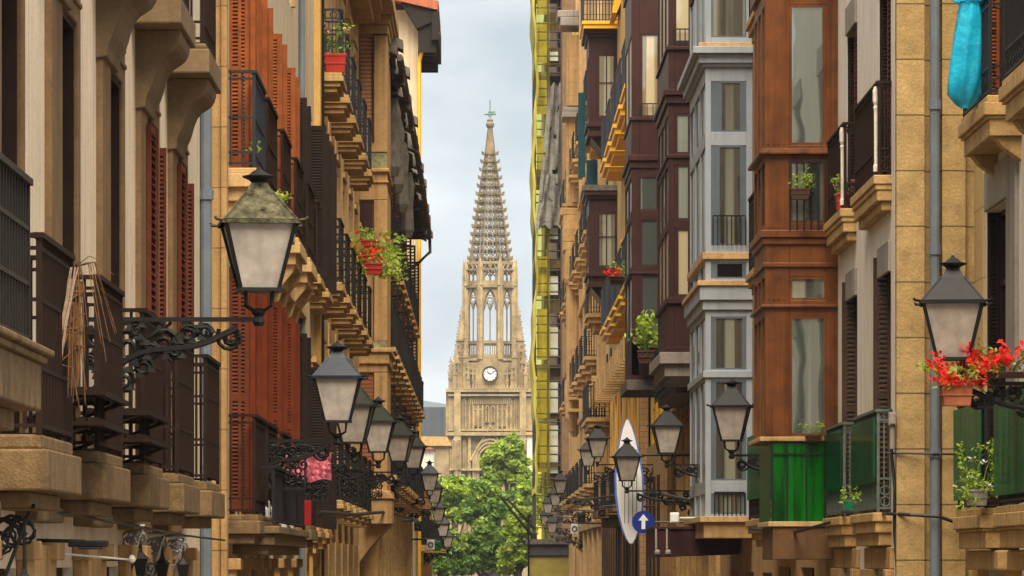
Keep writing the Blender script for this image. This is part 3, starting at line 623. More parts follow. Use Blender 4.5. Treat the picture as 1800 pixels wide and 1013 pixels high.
# ------------------------------------------------------------------ RIGHT 3 : house with the orange timber oriel
b = root('townhouse', (4.42,59,0), 'townhouse with varnished orange timber oriel window above green plastic sheeting, right side', 'building')
facade(b, s, W, 53.6, 66.0, 15.8, [(61.5,62.8,z,z+2.4) for z in (3.55,7.3,11.1)] + [(57.5,60.0,0,2.9),(62,64.5,0,2.9)], m_ochre_p)
for z in (3.55,7.3,11.1): window(b, s, W, 61.5, 62.8, z, z+2.4, m_dkwood, m_glassd, surround=m_trim)
for o4 in ((57.5,60.0,0,2.9),(62,64.5,0,2.9)): window(b, s, W, *o4, m_dkwood, m_glassd)
for zt in (7.3, 11.1, 3.6): balcony(b, s, W, .5, 60.6, 64.6, zt, 1.15, m_cornice, m_iron, [(0,.1,0),(.1,.2,.04),(.2,.3,.09),(.3,.4,.15)], style='scroll', rails=(0,.25,.9))
def oriel(b, name, s, W, Y0, Y1, Xc, pxc, wood, panes, bars, bands, m_other=None, side_n=3, ledge=None):
    """box bay: near face at Y0 from Xc to W; panes/bands given in photo rows and columns of the near face"""
    q = MB(); zs = [p[2] for p in panes]+[p[3] for p in panes]
    y_top = min([p[2] for p in panes]+[c[0] for c in bands]); y_bot = max([p[3] for p in panes]+[c[1] for c in bands])
    q.box(Xc+.05, W+.02, Y0+.05, Y1-.05, ZA(y_bot,Y0)+.01, ZA(y_top,Y0)-.01)          # core
    def zz(a): return ZA(a, Y0)
    # stiles and rails of the near face
    xs0 = min(p[0] for p in panes); xs1 = max(p[1] for p in panes)
    X0, X1 = XA(xs0, Y0), XA(xs1, Y0)
    q.box(Xc, X0, Y0, Y0+.05, zz(y_bot), zz(y_top)); q.box(X1, W, Y0, Y0+.05, zz(y_bot), zz(y_top))
    rows = sorted(panes, key=lambda p: p[2]); prev = y_top
    for p in rows:
        q.box(X0, X1, Y0+.002, Y0+.05, zz(p[2]), zz(prev)); prev = p[3]
    q.box(X0, X1, Y0+.002, Y0+.05, zz(y_bot), zz(prev))
    # side (street) face stiles
    for k in range(side_n+1):
        y = Y0+(Y1-Y0)*k/side_n
        q.box(Xc-.001, Xc+.05, max(Y0+.002, y-.09), min(Y1, y+.09), zz(y_bot), zz(y_top))
    prev = y_top
    for p in rows:
        q.box(Xc+.001, Xc+.05, Y0+.09, Y1-.09, zz(p[2]), zz(prev)); prev = p[3]
    q.box(Xc+.001, Xc+.05, Y0+.09, Y1-.09, zz(y_bot), zz(prev))
    o = build(name, q, wood, b, bevel=.006)
    for p in panes:
        g = MB(); g.box(X0-.01, X1+.01, Y0+.028, Y0+.045, zz(p[3])-.01, zz(p[2])+.01); build('pane', g, p[4], o)
        f = MB(); t = .03; a0, a1, c0, c1 = XA(p[0], Y0), XA(p[1], Y0), zz(p[3]), zz(p[2])
        if a0-X0 > .01: f.box(X0, a0, Y0+.012, Y0+.028, c0, c1)
        if X1-a1 > .01: f.box(a1, X1, Y0+.012, Y0+.028, c0, c1)
        f.box(a0, a0+t, Y0+.006, Y0+.028, c0, c1); f.box(a1-t, a1, Y0+.006, Y0+.028, c0, c1); f.box(a0+t, a1-t, Y0+.006, Y0+.028, c0, c0+t); f.box(a0+t, a1-t, Y0+.006, Y0+.028, c1-t, c1)
        build('frame', f, m_other or wood, o)
        for k in range(side_n):
            ya = Y0+(Y1-Y0)*k/side_n+.09; yb = Y0+(Y1-Y0)*(k+1)/side_n-.09
            g = MB(); g.box(Xc+.03, Xc+.045, ya-.01, yb+.01, c0-.01, c1+.01); build('pane', g, p[4], o)
    for (a, c, e, m) in bands:
        g = MB(); g.box(Xc-e, W, Y0-e, Y1+e, zz(c), zz(a)); build('moulding', g, m, o, bevel=.008)
    if bars:
        g = MB(); x0, x1, a, c, n = bars; x0, x1 = XA(x0, Y0), XA(x1, Y0)
        g.box(x0, x1, Y0-.07, Y0-.05, zz(a)-.012, zz(a)+.012)
        for k in range(n+1): x = x0+(x1-x0)*k/n; g.box(x-.01, x+.01, Y0-.068, Y0-.052, zz(c), zz(a)-.012)
        build('window_guard', g, m_iron, o)
    return o
Y3 = 53.7
o = oriel(b, 'oriel_window', 1, W, Y3, 55.9, XA(1345,Y3), 1345, m_orange,
    [(1388,1450,8,255,m_glassp),(1388,1450,282,392,m_glassg),(1388,1453,487,528,m_glassg),(1388,1452,556,766,m_glassp)],
    (1388,1450,284,405,5),
    [(-120,-20,.05,m_orange),(262,266,.05,m_orange),(266,272,.08,m_orange),(405,418,.06,m_orange),(418,430,.03,m_orange),(462,470,.03,m_orange),(536,541,.05,m_orange),(768,776,.07,m_cornice)], side_n=3)
q = MB()
for (pa, pc) in ((9,254),(283,400),(488,527),(557,764)):
    for px in (1351,1360,1369,1378,1457,1464): q.box(XA(px,Y3)-.014, XA(px,Y3)+.014, Y3-.012, Y3+.001, ZA(pc,Y3), ZA(pa,Y3))
build_each('stile_bead', q, m_orange, o)
q = MB(); q.box(XA(1358,Y3), W-.02, Y3-.05, Y3+2.0, ZA(984,Y3), ZA(924,Y3)); build('box_soffit', q, m_pot if False else mat('brown_box_paint', (.15,.075,.03), var=.3, streak=.3), o, bevel=.01)
q = MB(); q.box(XA(1350,Y3), XA(1458,Y3), Y3-.08, Y3+2.1, ZA(926,Y3), ZA(917,Y3)); build('sill', q, m_trim, o, bevel=.008)
q = MB(); q.box(XA(1357,Y3), XA(1450,Y3), Y3-.03, Y3-.018, ZA(917,Y3), ZA(779,Y3)); build('plastic_screen', q, m_green, o, 'bright green front sheet')  # bright green is the plastic's own colour
q = MB(); q.box(XA(1355,Y3)-.01, XA(1355,Y3), Y3+.0, Y3+2.1, ZA(917,Y3), ZA(779,Y3)); build('plastic_screen', q, m_green, o, 'dark green side sheet')
q = MB(); q.box(3.94, 3.952, 60.7, 64.5, 3.9, 4.85); q.box(3.96,4.4,60.68,60.69,3.9,4.85); build('plastic_screen', q, m_greend, o, 'dark green sheet on the balcony rail beyond the oriel')
q = MB()
for px in (1357, 1383, 1417, 1449): q.box(XA(px,Y3)-.012, XA(px,Y3)+.012, Y3-.055, Y3-.032, ZA(917,Y3), ZA(779,Y3))
q.box(XA(1357,Y3), XA(1449,Y3), Y3-.05, Y3-.034, ZA(800,Y3), ZA(797,Y3))
build('railing', q, m_iron, o)

# ------------------------------------------------------------------ RIGHT 4 : pale blue-white oriel
W = 4.55
b = root('townhouse', (4.55,74,0), 'townhouse with tall pale blue-white painted glazed oriel, behind a lamp on the right', 'building')
facade(b, s, W, 66.0, 83.0, 17, [(68,70.4,0,2.8),(72.6,75.0,0,2.8),(77,79.5,0,2.8),(69,70.3,3.6,6.2),(69,70.3,7.3,9.9)], m_ochre_p)
for o4 in [(68,70.4,0,2.8),(72.6,75.0,0,2.8),(77,79.5,0,2.8),(69,70.3,3.6,6.2),(69,70.3,7.3,9.9)]: window(b, s, W, *o4, m_dkwood, m_glassg)
Y4 = 73.0
o = oriel(b, 'oriel_window', 1, W, Y4, 78.6, XA(1240,Y4), 1240, m_white,
    [(1250,1312,-60,66,m_glassg),(1266,1304,143,232,m_glassg),(1262,1304,256,432,m_glassg),(1258,1308,461,490,m_glassd),(1254,1309,557,650,m_glassg),(1256,1308,669,845,m_glassg),(1256,1308,868,904,m_glassp)],
    (1253,1310,380,432,7),
    [(76,84,.12,m_trim),(84,96,.22,m_white),(96,112,.12,m_white),(112,118,.06,m_white),(444,456,.05,m_trim),(494,503,.14,m_trim),(503,528,.1,m_white),(528,545,.05,m_white),(652,664,.04,m_white),(908,918,.1,m_trim),(918,946,.03,m_ochre_p)], m_other=m_grey, side_n=3)
q = MB()
for k in range(8): x = XA(1256,Y4)+(XA(1309,Y4)-XA(1256,Y4))*k/7; q.box(x-.01,x+.01,Y4-.03,Y4-.012,ZA(906,Y4),ZA(866,Y4))
q.box(XA(1256,Y4),XA(1309,Y4),Y4-.035,Y4-.012,ZA(866,Y4)-.015,ZA(866,Y4)+.015); build('window_guard', q, m_iron, o)

# ------------------------------------------------------------------ RIGHT 5 : two dark brown oriels
W = 4.6
b = root('townhouse', (4.6,94,0), 'townhouse with two dark brown glazed oriels stacked up its front, right side', 'building')
o5 = [(83.6+2.45*k, 85.2+2.45*k, za, zb) for k in range(9) for (za, zb) in ((.1,3.0),(3.5,6.45))]
facade(b, s, W, 83.0, 106.0, 17, o5, m_ochre_p)
for o4 in o5: window(b, s, W, *o4, m_dkwood, m_glassd)
Y5 = 83.4
o = oriel(b, 'oriel_window', 1, W, Y5, 88.4, XA(1175,Y5), 1175, m_dkwood,
    [(1186,1213,-70,74,m_glassy),(1188,1212,200,270,m_glassp),(1190,1212,290,386,m_glassp),(1190,1212,402,520,m_glassy)],
    (1186,1213,52,76,3),
    [(82,88,.05,m_dkwood),(158,168,.10,m_dkwood),(168,182,.05,m_dkwood),(272,278,.04,m_dkwood),(524,534,.06,m_dkwood),(610,620,.06,m_dkwood),(620,640,.18,m_greystone),(640,662,.08,m_greystone)], side_n=3)
Y6 = 99.0
o = oriel(b, 'oriel_window', 1, W, Y6, 103.5, XA(1110,Y6), 1110, m_dkwood,
    [(1127,1158,60,205,m_glassy),(1124,1156,310,370,m_glassp),(1127,1157,386,468,m_glassp),(1128,1158,484,590,m_glassp)],
    (1127,1158,183,205,3),
    [(-60,-30,.05,m_dkwood),(206,212,.04,m_dkwood),(273,283,.08,m_dkwood),(283,296,.03,m_dkwood),(478,482,.03,m_dkwood),(600,660,.0,m_dkwood),(668,686,.12,m_eave)], side_n=2)
q = MB()
for k in range(10): y = 83.1+2.45*k; sb(q, s, W, 0, .14, y, y+.4, 0, 6.6)
build_each('pilaster', q, m_cornice, b, bevel=.01)
# timber gallery between them
o = build('timber_gallery', MB().box(3.95, W, 89.2, 98.2, 6.5, 8.6), m_dkwood, b)
railing(o, s, W, .75, 89.2, 98.2, 6.6, 1.1, m_iron, pitch=.3)

# ------------------------------------------------------------------ RIGHT 6 : yellow balconies
b = root('townhouse', (4.6,135,0), 'townhouse with bright yellow balcony undersides and small brown oriels, right side', 'building')
ops = []
for y in (108,113.5,119,124.5,130,135.5,141): ops += [(y+1.4,y+2.8,z,z+2.7) for z in (10.75,16.3)] + [(y+1.4,y+2.8,4.2,6.9)]
bR6 = b; facade(b, s, W, 106.0, 165.0, 24.5, ops, m_yellowp)
for o4 in ops: window(b, s, W, *o4, m_dkwood, m_glassd, surround=m_trim if o4[2] < 9 else m_yel)
for y in (108,113.5,119,124.5,130,135.5,141):
    for z in (10.75,16.3): balcony(b, s, W, .75, y, y+4.2, z, 1.35, m_yel, m_irong, [(0,.12,0),(.12,.3,.07),(.3,.42,.2)], pitch=.16, bw=.02, bev=0, style='bars', rails=(0,.1,.5,.92))
q = MB()
for k in range(20): y = 107+2.75*k; sb(q, s, W, 0, .12, y, y+.85, 0, 9.8)
build_each('pilaster', q, m_yel, b, 'yellow painted wall strips')
q = MB(); sb(q, s, W, 0, .16, 106.2, 164.5, 0, 6.1); build('base_storey', q, m_ochre, b)
q = MB()
for k in range(20): y = 109.2+2.75*k; sb(q, s, W, .16, .19, y, y+1.3, 0, 5.2)
build_each('door', q, m_panel, b)
for y0 in (122, 131, 140): balcony(b, s, W, 1.0, y0, y0+5, 4.6, 1.0, m_slab, m_iron, [(0,.2,0),(.2,.5,.3)], bev=0, pitch=.2)
q = MB()
for k in range(20): y = 107.9+2.75*k; sb(q, s, W, 0, .10, y, y+.9, 0, 9.8)
build_each('pilaster', q, m_trim, b)
q = MB(); sb(q, s, W, 0, .35, 118, 119.2, 0, 9.7); build('stone_pier', q, mat('pinkish_brick', (.47,.27,.13), var=.15, brick=(.5,.16,.01)), b)
Y7 = 150.0
for (t0, b0, panes) in ((52,240,[(1052,1080,97,205,m_glassp)]),(336,505,[(1052,1082,375,468,m_glassp)])):
    bands = [(t0,t0+8,.18,m_dkwood),(t0+8,t0+14,.08,m_dkwood),(panes[0][3]+12,panes[0][3]+18,.1,m_dkwood),(b0-8,b0,.05,m_dkwood)]
    if t0 > 300: bands.insert(0, (326,336,.22,m_eave))
    o = oriel(b, 'oriel_window', 1, W, Y7, 153.5, XA(1035,Y7), 1035, m_dkwood, panes, None, bands, side_n=2)
    q = MB(); x = XA(1066,Y7); q.box(x-.02,x+.02,Y7-.01,Y7+.01,ZA(panes[0][3],Y7),ZA(panes[0][2],Y7)); zz = ZA((panes[0][2]+panes[0][3])/2-5,Y7); q.box(XA(1052,Y7),XA(1082,Y7),Y7-.012,Y7+.008,zz-.02,zz+.02); build('glazing_bar', q, m_dkwood, o)
    q = MB(); q.prism([(XA(1040,Y7),ZA(b0,Y7)),(W,ZA(b0,Y7)),(W,ZA(b0+45,Y7)),(XA(1062,Y7),ZA(b0+28,Y7))], 'y', Y7+.3, Y7+3); build('corbel', q, m_dkwood, o)
bb = balcony(b, s, W, 1.25, 149.5, 154, ZA(40,Y7), 1.3, m_yel, m_irong, [(0,.1,0),(.1,.25,.06)], pitch=.2, bw=.02, bev=0)
q = MB(); q.prism([(XA(1070,Y7),ZA(48,Y7)),(XA(1078,Y7),ZA(48,Y7)),(XA(1102,Y7),ZA(-10,Y7)),(XA(1082,Y7),ZA(-10,Y7))], 'y', 146, 149); build('eave', q, m_yel, b)
q = MB(); q.box(XA(1021,Y7), XA(1034,Y7), Y7+4.2, Y7+4.4, ZA(292,Y7), ZA(140,Y7)); q.box(XA(1036,Y7), XA(1056,Y7), Y7+4.2, Y7+4.4, ZA(328,Y7), ZA(262,Y7)); build('awning', q, m_teal, b)

# ------------------------------------------------------------------ RIGHT 7 : carved stone house with round turret
b = root('townhouse', (4.6,195,0), 'carved sandstone house with slim round corner turret, between scaffold and yellow balconies', 'building')
facade(b, s, W, 165.0, 236.0, 31, [(168+8*k,170+8*k,z,z+3) for k in range(8) for z in (6,11,16,21)], m_ochre)
for k in range(8):
    for z in (6,11,16,21): window(b, s, W, 168+8*k, 170+8*k, z, z+3, m_dkwood, m_glassd, surround=m_trim)
for z in (6,11,16,21):
    for k in range(8): balcony(b, s, W, .75, 167.2+8*k, 171.4+8*k, z, 1.2, m_cornice, m_iron, [(0,.14,0),(.14,.34,.1),(.34,.6,.3)], bev=0, pitch=.22, bw=.02)
    q = MB(); sb(q, s, W, 0, .35, 165.1, 199, z-1.7, z-1.45); sb(q, s, W, 0, .22, 165.1, 199, z-1.45, z-1.3); build('string_course', q, m_cornice, b)
for k in range(8):
    q = MB(); sb(q, s, W, 0, .3, 165.4+8*k, 166.5+8*k, 0, 30); build('pilaster', q, m_trim, b)
YT = 200.0
def stk(rows, ya, yb, m, name='turret', par=None):
    q = MB()
    for (x0, x1, a, c) in rows: q.box(XA(x0,YT), XA(x1,YT), ya, yb, ZA(c,YT), ZA(a,YT))
    return build(name, q, m, par or b, bevel=.03)
q = MB(); cx = XA(1010,YT); k = YT/F
q.lathe((cx, YT+.3, 0), [(15*k,ZA(668,YT)),(15*k,ZA(500,YT)),(17*k,ZA(498,YT)),(19*k,ZA(490,YT))], 14)
q.lathe((cx, YT+.3, 0), [(.1,ZA(768,YT)),(10*k,ZA(758,YT)),(16*k,ZA(735,YT)),(18*k,ZA(690,YT)),(17*k,ZA(668,YT))], 14)
t = build('turret', q, m_ochre_p, b, smooth=False)
stk([(994,1036,440,492),(990,1036,425,440),(985,1036,365,378),(990,1036,378,425)], YT+.1, YT+2.5, m_cornice, 'carved_capital', t)
stk([(996,1030,60,185),(996,1030,205,362)], YT+.3, YT+2.5, m_ochre, 'turret_shaft', t)
stk([(980,1030,18,30),(985,1030,30,45),(990,1030,188,196),(988,1030,196,206)], YT, YT+2.6, m_greystone, 'cornice', t)
stk([(1006,1018,312,355)], YT+.2, YT+.32, m_trim, 'niche', t)
stk([(1026,1048,500,520),(1028,1045,540,560),(1026,1048,600,612),(1028,1045,640,700)], YT-2, YT+.5, m_cornice, 'carved_stone', t)
stk([(1000,1028,700,705),(998,1030,720,726),(1030,1042,560,900)], YT-1, YT+.5, m_ochre_p, 'lower_shaft', t)
for k, (ya, yb, z) in enumerate(((155.5,159.5,8.2),(155.5,159.5,12.0),(160.2,164.2,15.4),(160.2,164.2,8.2),(160.2,164.2,19.0))):
    balcony(bR6, s, W, .95, ya, yb, z, 1.3, m_cornice, m_iron, [(0,.14,0),(.14,.34,.1),(.34,.6,.3)], bev=0, pitch=.2, bw=.02)
    q = MB(); sb(q, s, W, .0, .04, ya+1, ya+2.4, z, z+2.6); build('shutter', q, m_dk, bR6)
# brackets of the long cornice under the yellow balconies
q = MB()
for k in range(26): y = 160-2.0*k; sb(q, s, W, 0, .7, y, y+.5, 8.7, 9.4)
build_each('cornice_bracket', q, m_cornice, b)

# RIGHT 8 : building behind the scaffold
b = root('apartment_building', (4.45,290,0), 'tall grey-brown building wrapped in yellow-netted scaffolding, farthest on the right', 'building')
facade(b, s, 4.45, 250, 345, 45, [(258+9*k,260+9*k,z,z+3) for k in range(9) for z in (6,11,16,21,26,31,36)], m_brownstone)
# scaffold
YS = 256.0
sf = root('scaffold', (3.6,YS,0), 'tall scaffold with yellow netting and white panels at the far right end of the street', 'scaffold')
q = MB(); xs = [XA(p,YS) for p in (941,963,987)]; levels = [3+i*1.95 for i in range(21)]
for yy in (YS, YS+3, YS+6, YS+9, YS+12):
    for x in xs: q.tube([(x,yy,0),(x,yy,43)], .055, 5)
for z in levels:
    for dz in (0,.5,1.0):
        q.tube([(xs[0],YS,z+dz),(xs[2],YS,z+dz)], .045, 4)
    for x in (xs[0], xs[2]): q.tube([(x,YS,z),(x,YS+12,z)], .045, 4)
build('frame', q, m_scaf, sf)
for i, z in enumerate(levels):
    if i % 3 == 0: q = MB(); q.box(xs[0]-.02, xs[2]+.25, YS+.05, YS+11.9, z-.16, z-.05); build('plank', q, m_plank, sf)
for (a, c) in ((-60,25),(38,110),(140,200),(238,310),(450,520),(543,632),(648,735),(745,830)):
    q = MB(); q.box(XA(944,YS), XA(963,YS), YS+.25, YS+.30, ZA(c,YS), ZA(a,YS)); build('yellow_panel', q, m_net, sf)
for k in range(14):
    q = MB(); q.box(XA(963,YS), XA(988,YS), YS+.6, YS+.63, ZA(20+62*k+34,YS), ZA(20+62*k,YS)); build('dark_net_panel', q, m_slab, sf)
for (a, c) in ((90,106),(185,210),(378,420),(485,518),(575,625),(672,725),(748,832)):
    q = MB(); q.box(XA(966,YS), XA(981,YS), YS+.35, YS+.40, ZA(c,YS), ZA(a,YS)); build('white_panel', q, m_whitepanel, sf)
# outer yellow net: a hanging sheet slightly billowed
q = MB(); n = 60; pts = []
for i in range(n+1):
    z = 7+37*i/n; x = XA(939,YS)+.10*sin(i*.35)+.05*sin(i*1.3)
    pts.append((x, z))
for i in range(n):
    (xa, za), (xb, zb) = pts[i], pts[i+1]
    q.add([(xa,YS-.1,za),(xa-.02,YS+12.5,za),(xb-.02,YS+12.5,zb),(xb,YS-.1,zb)], [(0,1,2,3)])
    q.add([(xa,YS-.1,za),(xa+.14,YS-.1,za),(xb+.14,YS-.1,zb),(xb,YS-.1,zb)], [(0,1,2,3)])
build('debris_net', q, mat('olive_yellow_net', (.70,.60,.10), rough=.7, var=.4, scale=.6, trans=.3), sf, solid=.03)
q = MB(); q.box(XA(942,YS), XA(967,YS), YS-.16, YS-.13, 3.5, 43); build('debris_net', q, glassmat('see_through_yellow_net', (.85,.80,.30), .16), sf, 'translucent yellow mesh over the poles')
# dust sheets draped
q = MB(); n = 26
for (x0, x1, t, bt, lean) in ((965,990,150,350,-14),(952,985,310,400,-8)):
    G = []
    for i in range(n+1):
        v = i/n; row = []
        for j in range(9):
            u = j/8; px = x0+(x1-x0)*u+lean*v*(1-u)*1.3; row.append((XA(px,YS), YS-.35+.14*sin(j*1.6+i*.15)+.02*random.random(), ZA(t+(bt-t)*v+5*sin(j*1.7), YS)))
        G.append(row)
    base = len(q.v); q.v += [p for r in G for p in r]
    for i in range(n):
        for j in range(8):
            if random.random() < .04: continue
            q.f.append([base+i*9+j, base+i*9+j+1, base+(i+1)*9+j+1, base+(i+1)*9+j]); q.m.append(0)
build('dust_sheet', q, m_netg, sf, solid=.02)

# ------------------------------------------------------------------ CATHEDRAL
YC = 660.0; CX = XA(861.5, YC); K = YC/F
cr = root('cathedral', (CX, YC, 0), 'sandstone neo-gothic cathedral tower with openwork spire and white clock, closing the street', 'cathedral')
def zc(py): return ZA(py, YC)
def cbox(q, w0, w1, d0, d1, p0, p1):   # offsets in photo pixels from the axis; d in metres from the axis towards us (negative = nearer)
    q.box(CX+w0*K, CX+w1*K, YC+d0, YC+d1, zc(p1), zc(p0))
HW = 6.35
q = MB(); q.box(CX-5.7, CX+5.7, YC-5.7, YC+5.7, 0, zc(692)); cbox(q,-42,42,-4.6,4.6,640,692); cbox(q, -40,40,-3.6,3.6,632,640)
q.box(CX-11, CX+11, YC+4, YC+60, 0, 17); q.prism([(CX-11,17),(CX+11,17),(CX,24)], 'y', YC+4, YC+60)
body = build('tower_body', q, m_cath, cr)
q = MB()
for sx in (-1, 1):
    for sy in (-1, 1):
        for (a, c, r) in ((768,1013,1.0),(692,768,.9)):
            for ox in (57, 67):
                x = CX+sx*ox*K; y = YC+sy*(5.9 if ox == 57 else 5.3)
                q.box(x-.55*r, x+.55*r, y-.7, y+.7, zc(a) if a > 1000 else (0 if c > 1000 else zc(c)), zc(a))
        x = CX+sx*72*K; y = YC+sy*5.0; q.box(x-.45, x+.45, y-.6, y+.6, 0, zc(690))
        x = CX+sx*54*K; q.box(x-.25, x+.25, YC+sy*5.75-.3, YC+sy*5.75+.3, 0, zc(700))
for w in (-36,-29,-21,-13,13,21,29,36): cbox(q, w-1.3, w+1.3, -6.15, -5.6, 715, 762)
for w in (-36,36): cbox(q, w-2.5, w+2.5, -6.2, -5.6, 765, 1013)
build_each('buttress', q, m_cathl, cr)
q = MB()
for (p0, p1, e, hw) in ((686,692,.35,73),(756,760,.15,72),(762,768,.3,74),(696,699,.15,72),(640,644,.3,44),(632,636,.2,42),(825,829,.2,74),(712,715,.6,0)):
    if hw: q.box(CX-hw*K-e, CX+hw*K+e, YC-hw*K-e*.6, YC+hw*K+e*.6, zc(p1), zc(p0))
for k in range(27):      # pierced parapet
    x = -65+5*k
    if abs(x) > 40 or True: cbox(q, x-1, x+1, -6.75, -6.4, 681, 687)
for k in range(21): cbox(q, -34+3.4*k-.8, -34+3.4*k+.8, -6.0, -5.72, 700, 713)
build_each('cornice', q, m_cathl, cr)
# lancets: dark glass behind moulded pointed frames
def lancet(w, hw, p0, p1, yf, mull=True, parent=cr, dark=m_cathd):
    q = MB(); x0, x1 = CX+(w-hw)*K, CX+(w+hw)*K; za, zb = zc(p1), zc(p0); h = (x1-x0)*.9
    pts = [(x0,za),(x1,za),(x1,zb-h),((x0+x1)/2+(x1-x0)*.28,zb-h*.4),((x0+x1)/2,zb),((x0+x1)/2-(x1-x0)*.28,zb-h*.4),(x0,zb-h)]
    q.prism(pts, 'y', yf, yf+.12); o = build('lancet_window', q, dark, parent)
    q = MB(); pp = [(x, yf-.05, z) for (x, z) in pts]; q.tube(pp, .13, 4, True)
    if mull: q.tube([((x0+x1)/2, yf-.04, za), ((x0+x1)/2, yf-.04, zb-h*.3)], .09, 4)
    build('tracery', q, m_cathl, o); return o
for w in (-46,-34,34,46): lancet(w, 3.2, 702, 756, -5.85+YC)
for w in (-25,-17,17,25): lancet(w, 1.8, 722, 752, YC-5.85, False)
for w in (-5,5): lancet(w, 2.2, 716, 745, YC-5.85, False)
for w in (-63,-54,-45,45,54,63): lancet(w, 1.6, 775, 828, YC-5.85 if abs(w) == 45 else YC-6.75, False)
# great arch with gable
q = MB(); n = 14; A = []
for (R, yf) in ((29,-6.2),(25,-6.1),(21,-6.0)):
    pts = [(CX+R*K*cos(pi*i/n)*(1 if True else 1), YC+yf, zc(818)+R*K*1.5*sin(pi*i/n)**.85) for i in range(n+1)]
    q.tube([(pts[0][0], pts[0][1], 0)]+pts+[(pts[-1][0], pts[-1][1], 0)], .22, 5)
q.tube([(CX-34*K, YC-6.2, zc(812)), (CX, YC-6.2, zc(752)), (CX+34*K, YC-6.2, zc(812))], .25, 4)
build('arch', q, m_cathl, cr)
q = MB(); R = 20*K; q.prism([(CX+R*cos(pi*i/n), zc(818)+R*1.5*sin(pi*i/n)) for i in range(n+1)]+[(CX-R,0),(CX+R,0)], 'y', YC-5.82, YC-5.7); build('rose_window', q, m_cathd, cr)
# pinnacles: square shafts with tall crocketed pyramids
def pinnacle(q, w, dy, pb, pm, pt, hw):
    q.cut(); x = CX+w*K; y = YC+dy; h = hw*K; q.box(x-h, x+h, y-h, y+h, zc(pb), zc(pm)); q.box(x-h*1.25, x+h*1.25, y-h*1.25, y+h*1.25, zc(pm)-.2, zc(pm)+.15)
    zt = zc(pt); zb = zc(pm)
    q.hexa([(x-h,y-h,zb),(x+h,y-h,zb),(x+h,y+h,zb),(x-h,y+h,zb)], [(x-.06,y-.06,zt),(x+.06,y-.06,zt),(x+.06,y+.06,zt),(x-.06,y+.06,zt)])
    m = max(2, int((zt-zb)/.8))
    for i in range(1, m):
        t = i/m; r = h*(1-t)+.16; z = zb+(zt-zb)*t
        for (a, c) in ((-1,-1),(1,-1),(1,1),(-1,1)): q.box(x+a*r-.11, x+a*r+.11, y+c*r-.11, y+c*r+.11, z-.12, z+.12)
    q.box(x-.3, x+.3, y-.08, y+.08, zt-.35, zt-.15); q.box(x-.07, x+.07, y-.07, y+.07, zt-.1, zt+.5)
q = MB()
for sx in (-1, 1):
    for sy in (-1, 1):
        pinnacle(q, sx*69, sy*5.2, 692, 668, 636, 3.6)
        pinnacle(q, sx*62, sy*5.7, 692, 660, 632, 3.2)
        pinnacle(q, sx*50, sy*4.4, 692, 600, 548, 7.0)
        pinnacle(q, sx*58, sy*4.9, 692, 640, 600, 4.2); pinnacle(q, sx*43, sy*5.3, 692, 630, 585, 4.0)
        pinnacle(q, sx*38, sy*5.6, 692, 668, 640, 2.6); pinnacle(q, sx*30, sy*5.0, 692, 672, 648, 2.0)
build_each('pinnacle', q, m_cath, cr)
# clock
q = MB(); cz = zc(660.5); q.lathe((0,0,0), [(1,0)], 3) if False else None
ck = MB(); n = 32; R = 12.2*K; pts = [(CX+R*cos(2*pi*i/n), cz+R*sin(2*pi*i/n)) for i in range(n)]; ck.prism(pts, 'y', YC-5.3, YC-4.5); co = build('clock', ck, m_clock, cr)
q = MB(); q.ring((CX, YC-5.3, cz), R+.05, .13, 'xz', 32, 5); build('clock_rim', q, m_cathd, co)
q = MB()
for i in range(12):
    a = 2*pi*i/12; q.tube([(CX+R*.72*sin(a), YC-5.33, cz+R*.72*cos(a)), (CX+R*.9*sin(a), YC-5.33, cz+R*.9*cos(a))], .055, 4)
q.tube([(CX, YC-5.36, cz), (CX-R*.42, YC-5.36, cz+R*.38)], .08, 4); q.tube([(CX, YC-5.36, cz), (CX+R*.6, YC-5.36, cz+R*.42)], .06, 4)
build('clock_hands', q, m_cathd, co)
# octagonal belfry open to the sky
def octp(r, k, off=.5): a = 2*pi*(k+off)/8-pi/2; return CX+r*cos(a), YC+r*sin(a)
q = MB(); RB = 45*K/cos(pi/8)
for k in range(8):
    x, y = octp(RB-.35, k)
    q.lathe((x,y,0), [(.62,zc(634)),(.62,zc(608)),(.56,zc(606)),(.54,zc(506)),(.66,zc(504)),(.6,zc(498)),(.5,zc(478)),(.46,zc(470)),(.06,zc(456))], 6)
    x2, y2 = octp(RB+.1, k); q.lathe((x2,y2,0), [(.26,zc(634)),(.24,zc(490)),(.2,zc(476)),(.03,zc(458))], 4)
build_each('pier', q, m_cathl, cr)
q = MB()
def band(q, r, p0, p1, th=.5):
    for k in range(8):
        a, c = octp(r, k), octp(r, k+1); a2, c2 = octp(r-th, k), octp(r-th, k+1)
        q.hexa([(a[0],a[1],zc(p1)),(c[0],c[1],zc(p1)),(c2[0],c2[1],zc(p1)),(a2[0],a2[1],zc(p1))], [(a[0],a[1],zc(p0)),(c[0],c[1],zc(p0)),(c2[0],c2[1],zc(p0)),(a2[0],a2[1],zc(p0))])
for (r, p0, p1) in ((RB+.05,632,640),(RB-.1,601,606),(RB+.1,502,508),(RB-.1,496,502),(RB+.05,475,477),(RB-.2,462,467),(RB-.15,625,632)): band(q, r, p0, p1)
def facept(k, u, z, r=None):       # point on octagon side k, u in 0..1
    r = r or RB-.3; a, c = octp(r, k), octp(r, k+1); return (a[0]+(c[0]-a[0])*u, a[1]+(c[1]-a[1])*u, z)
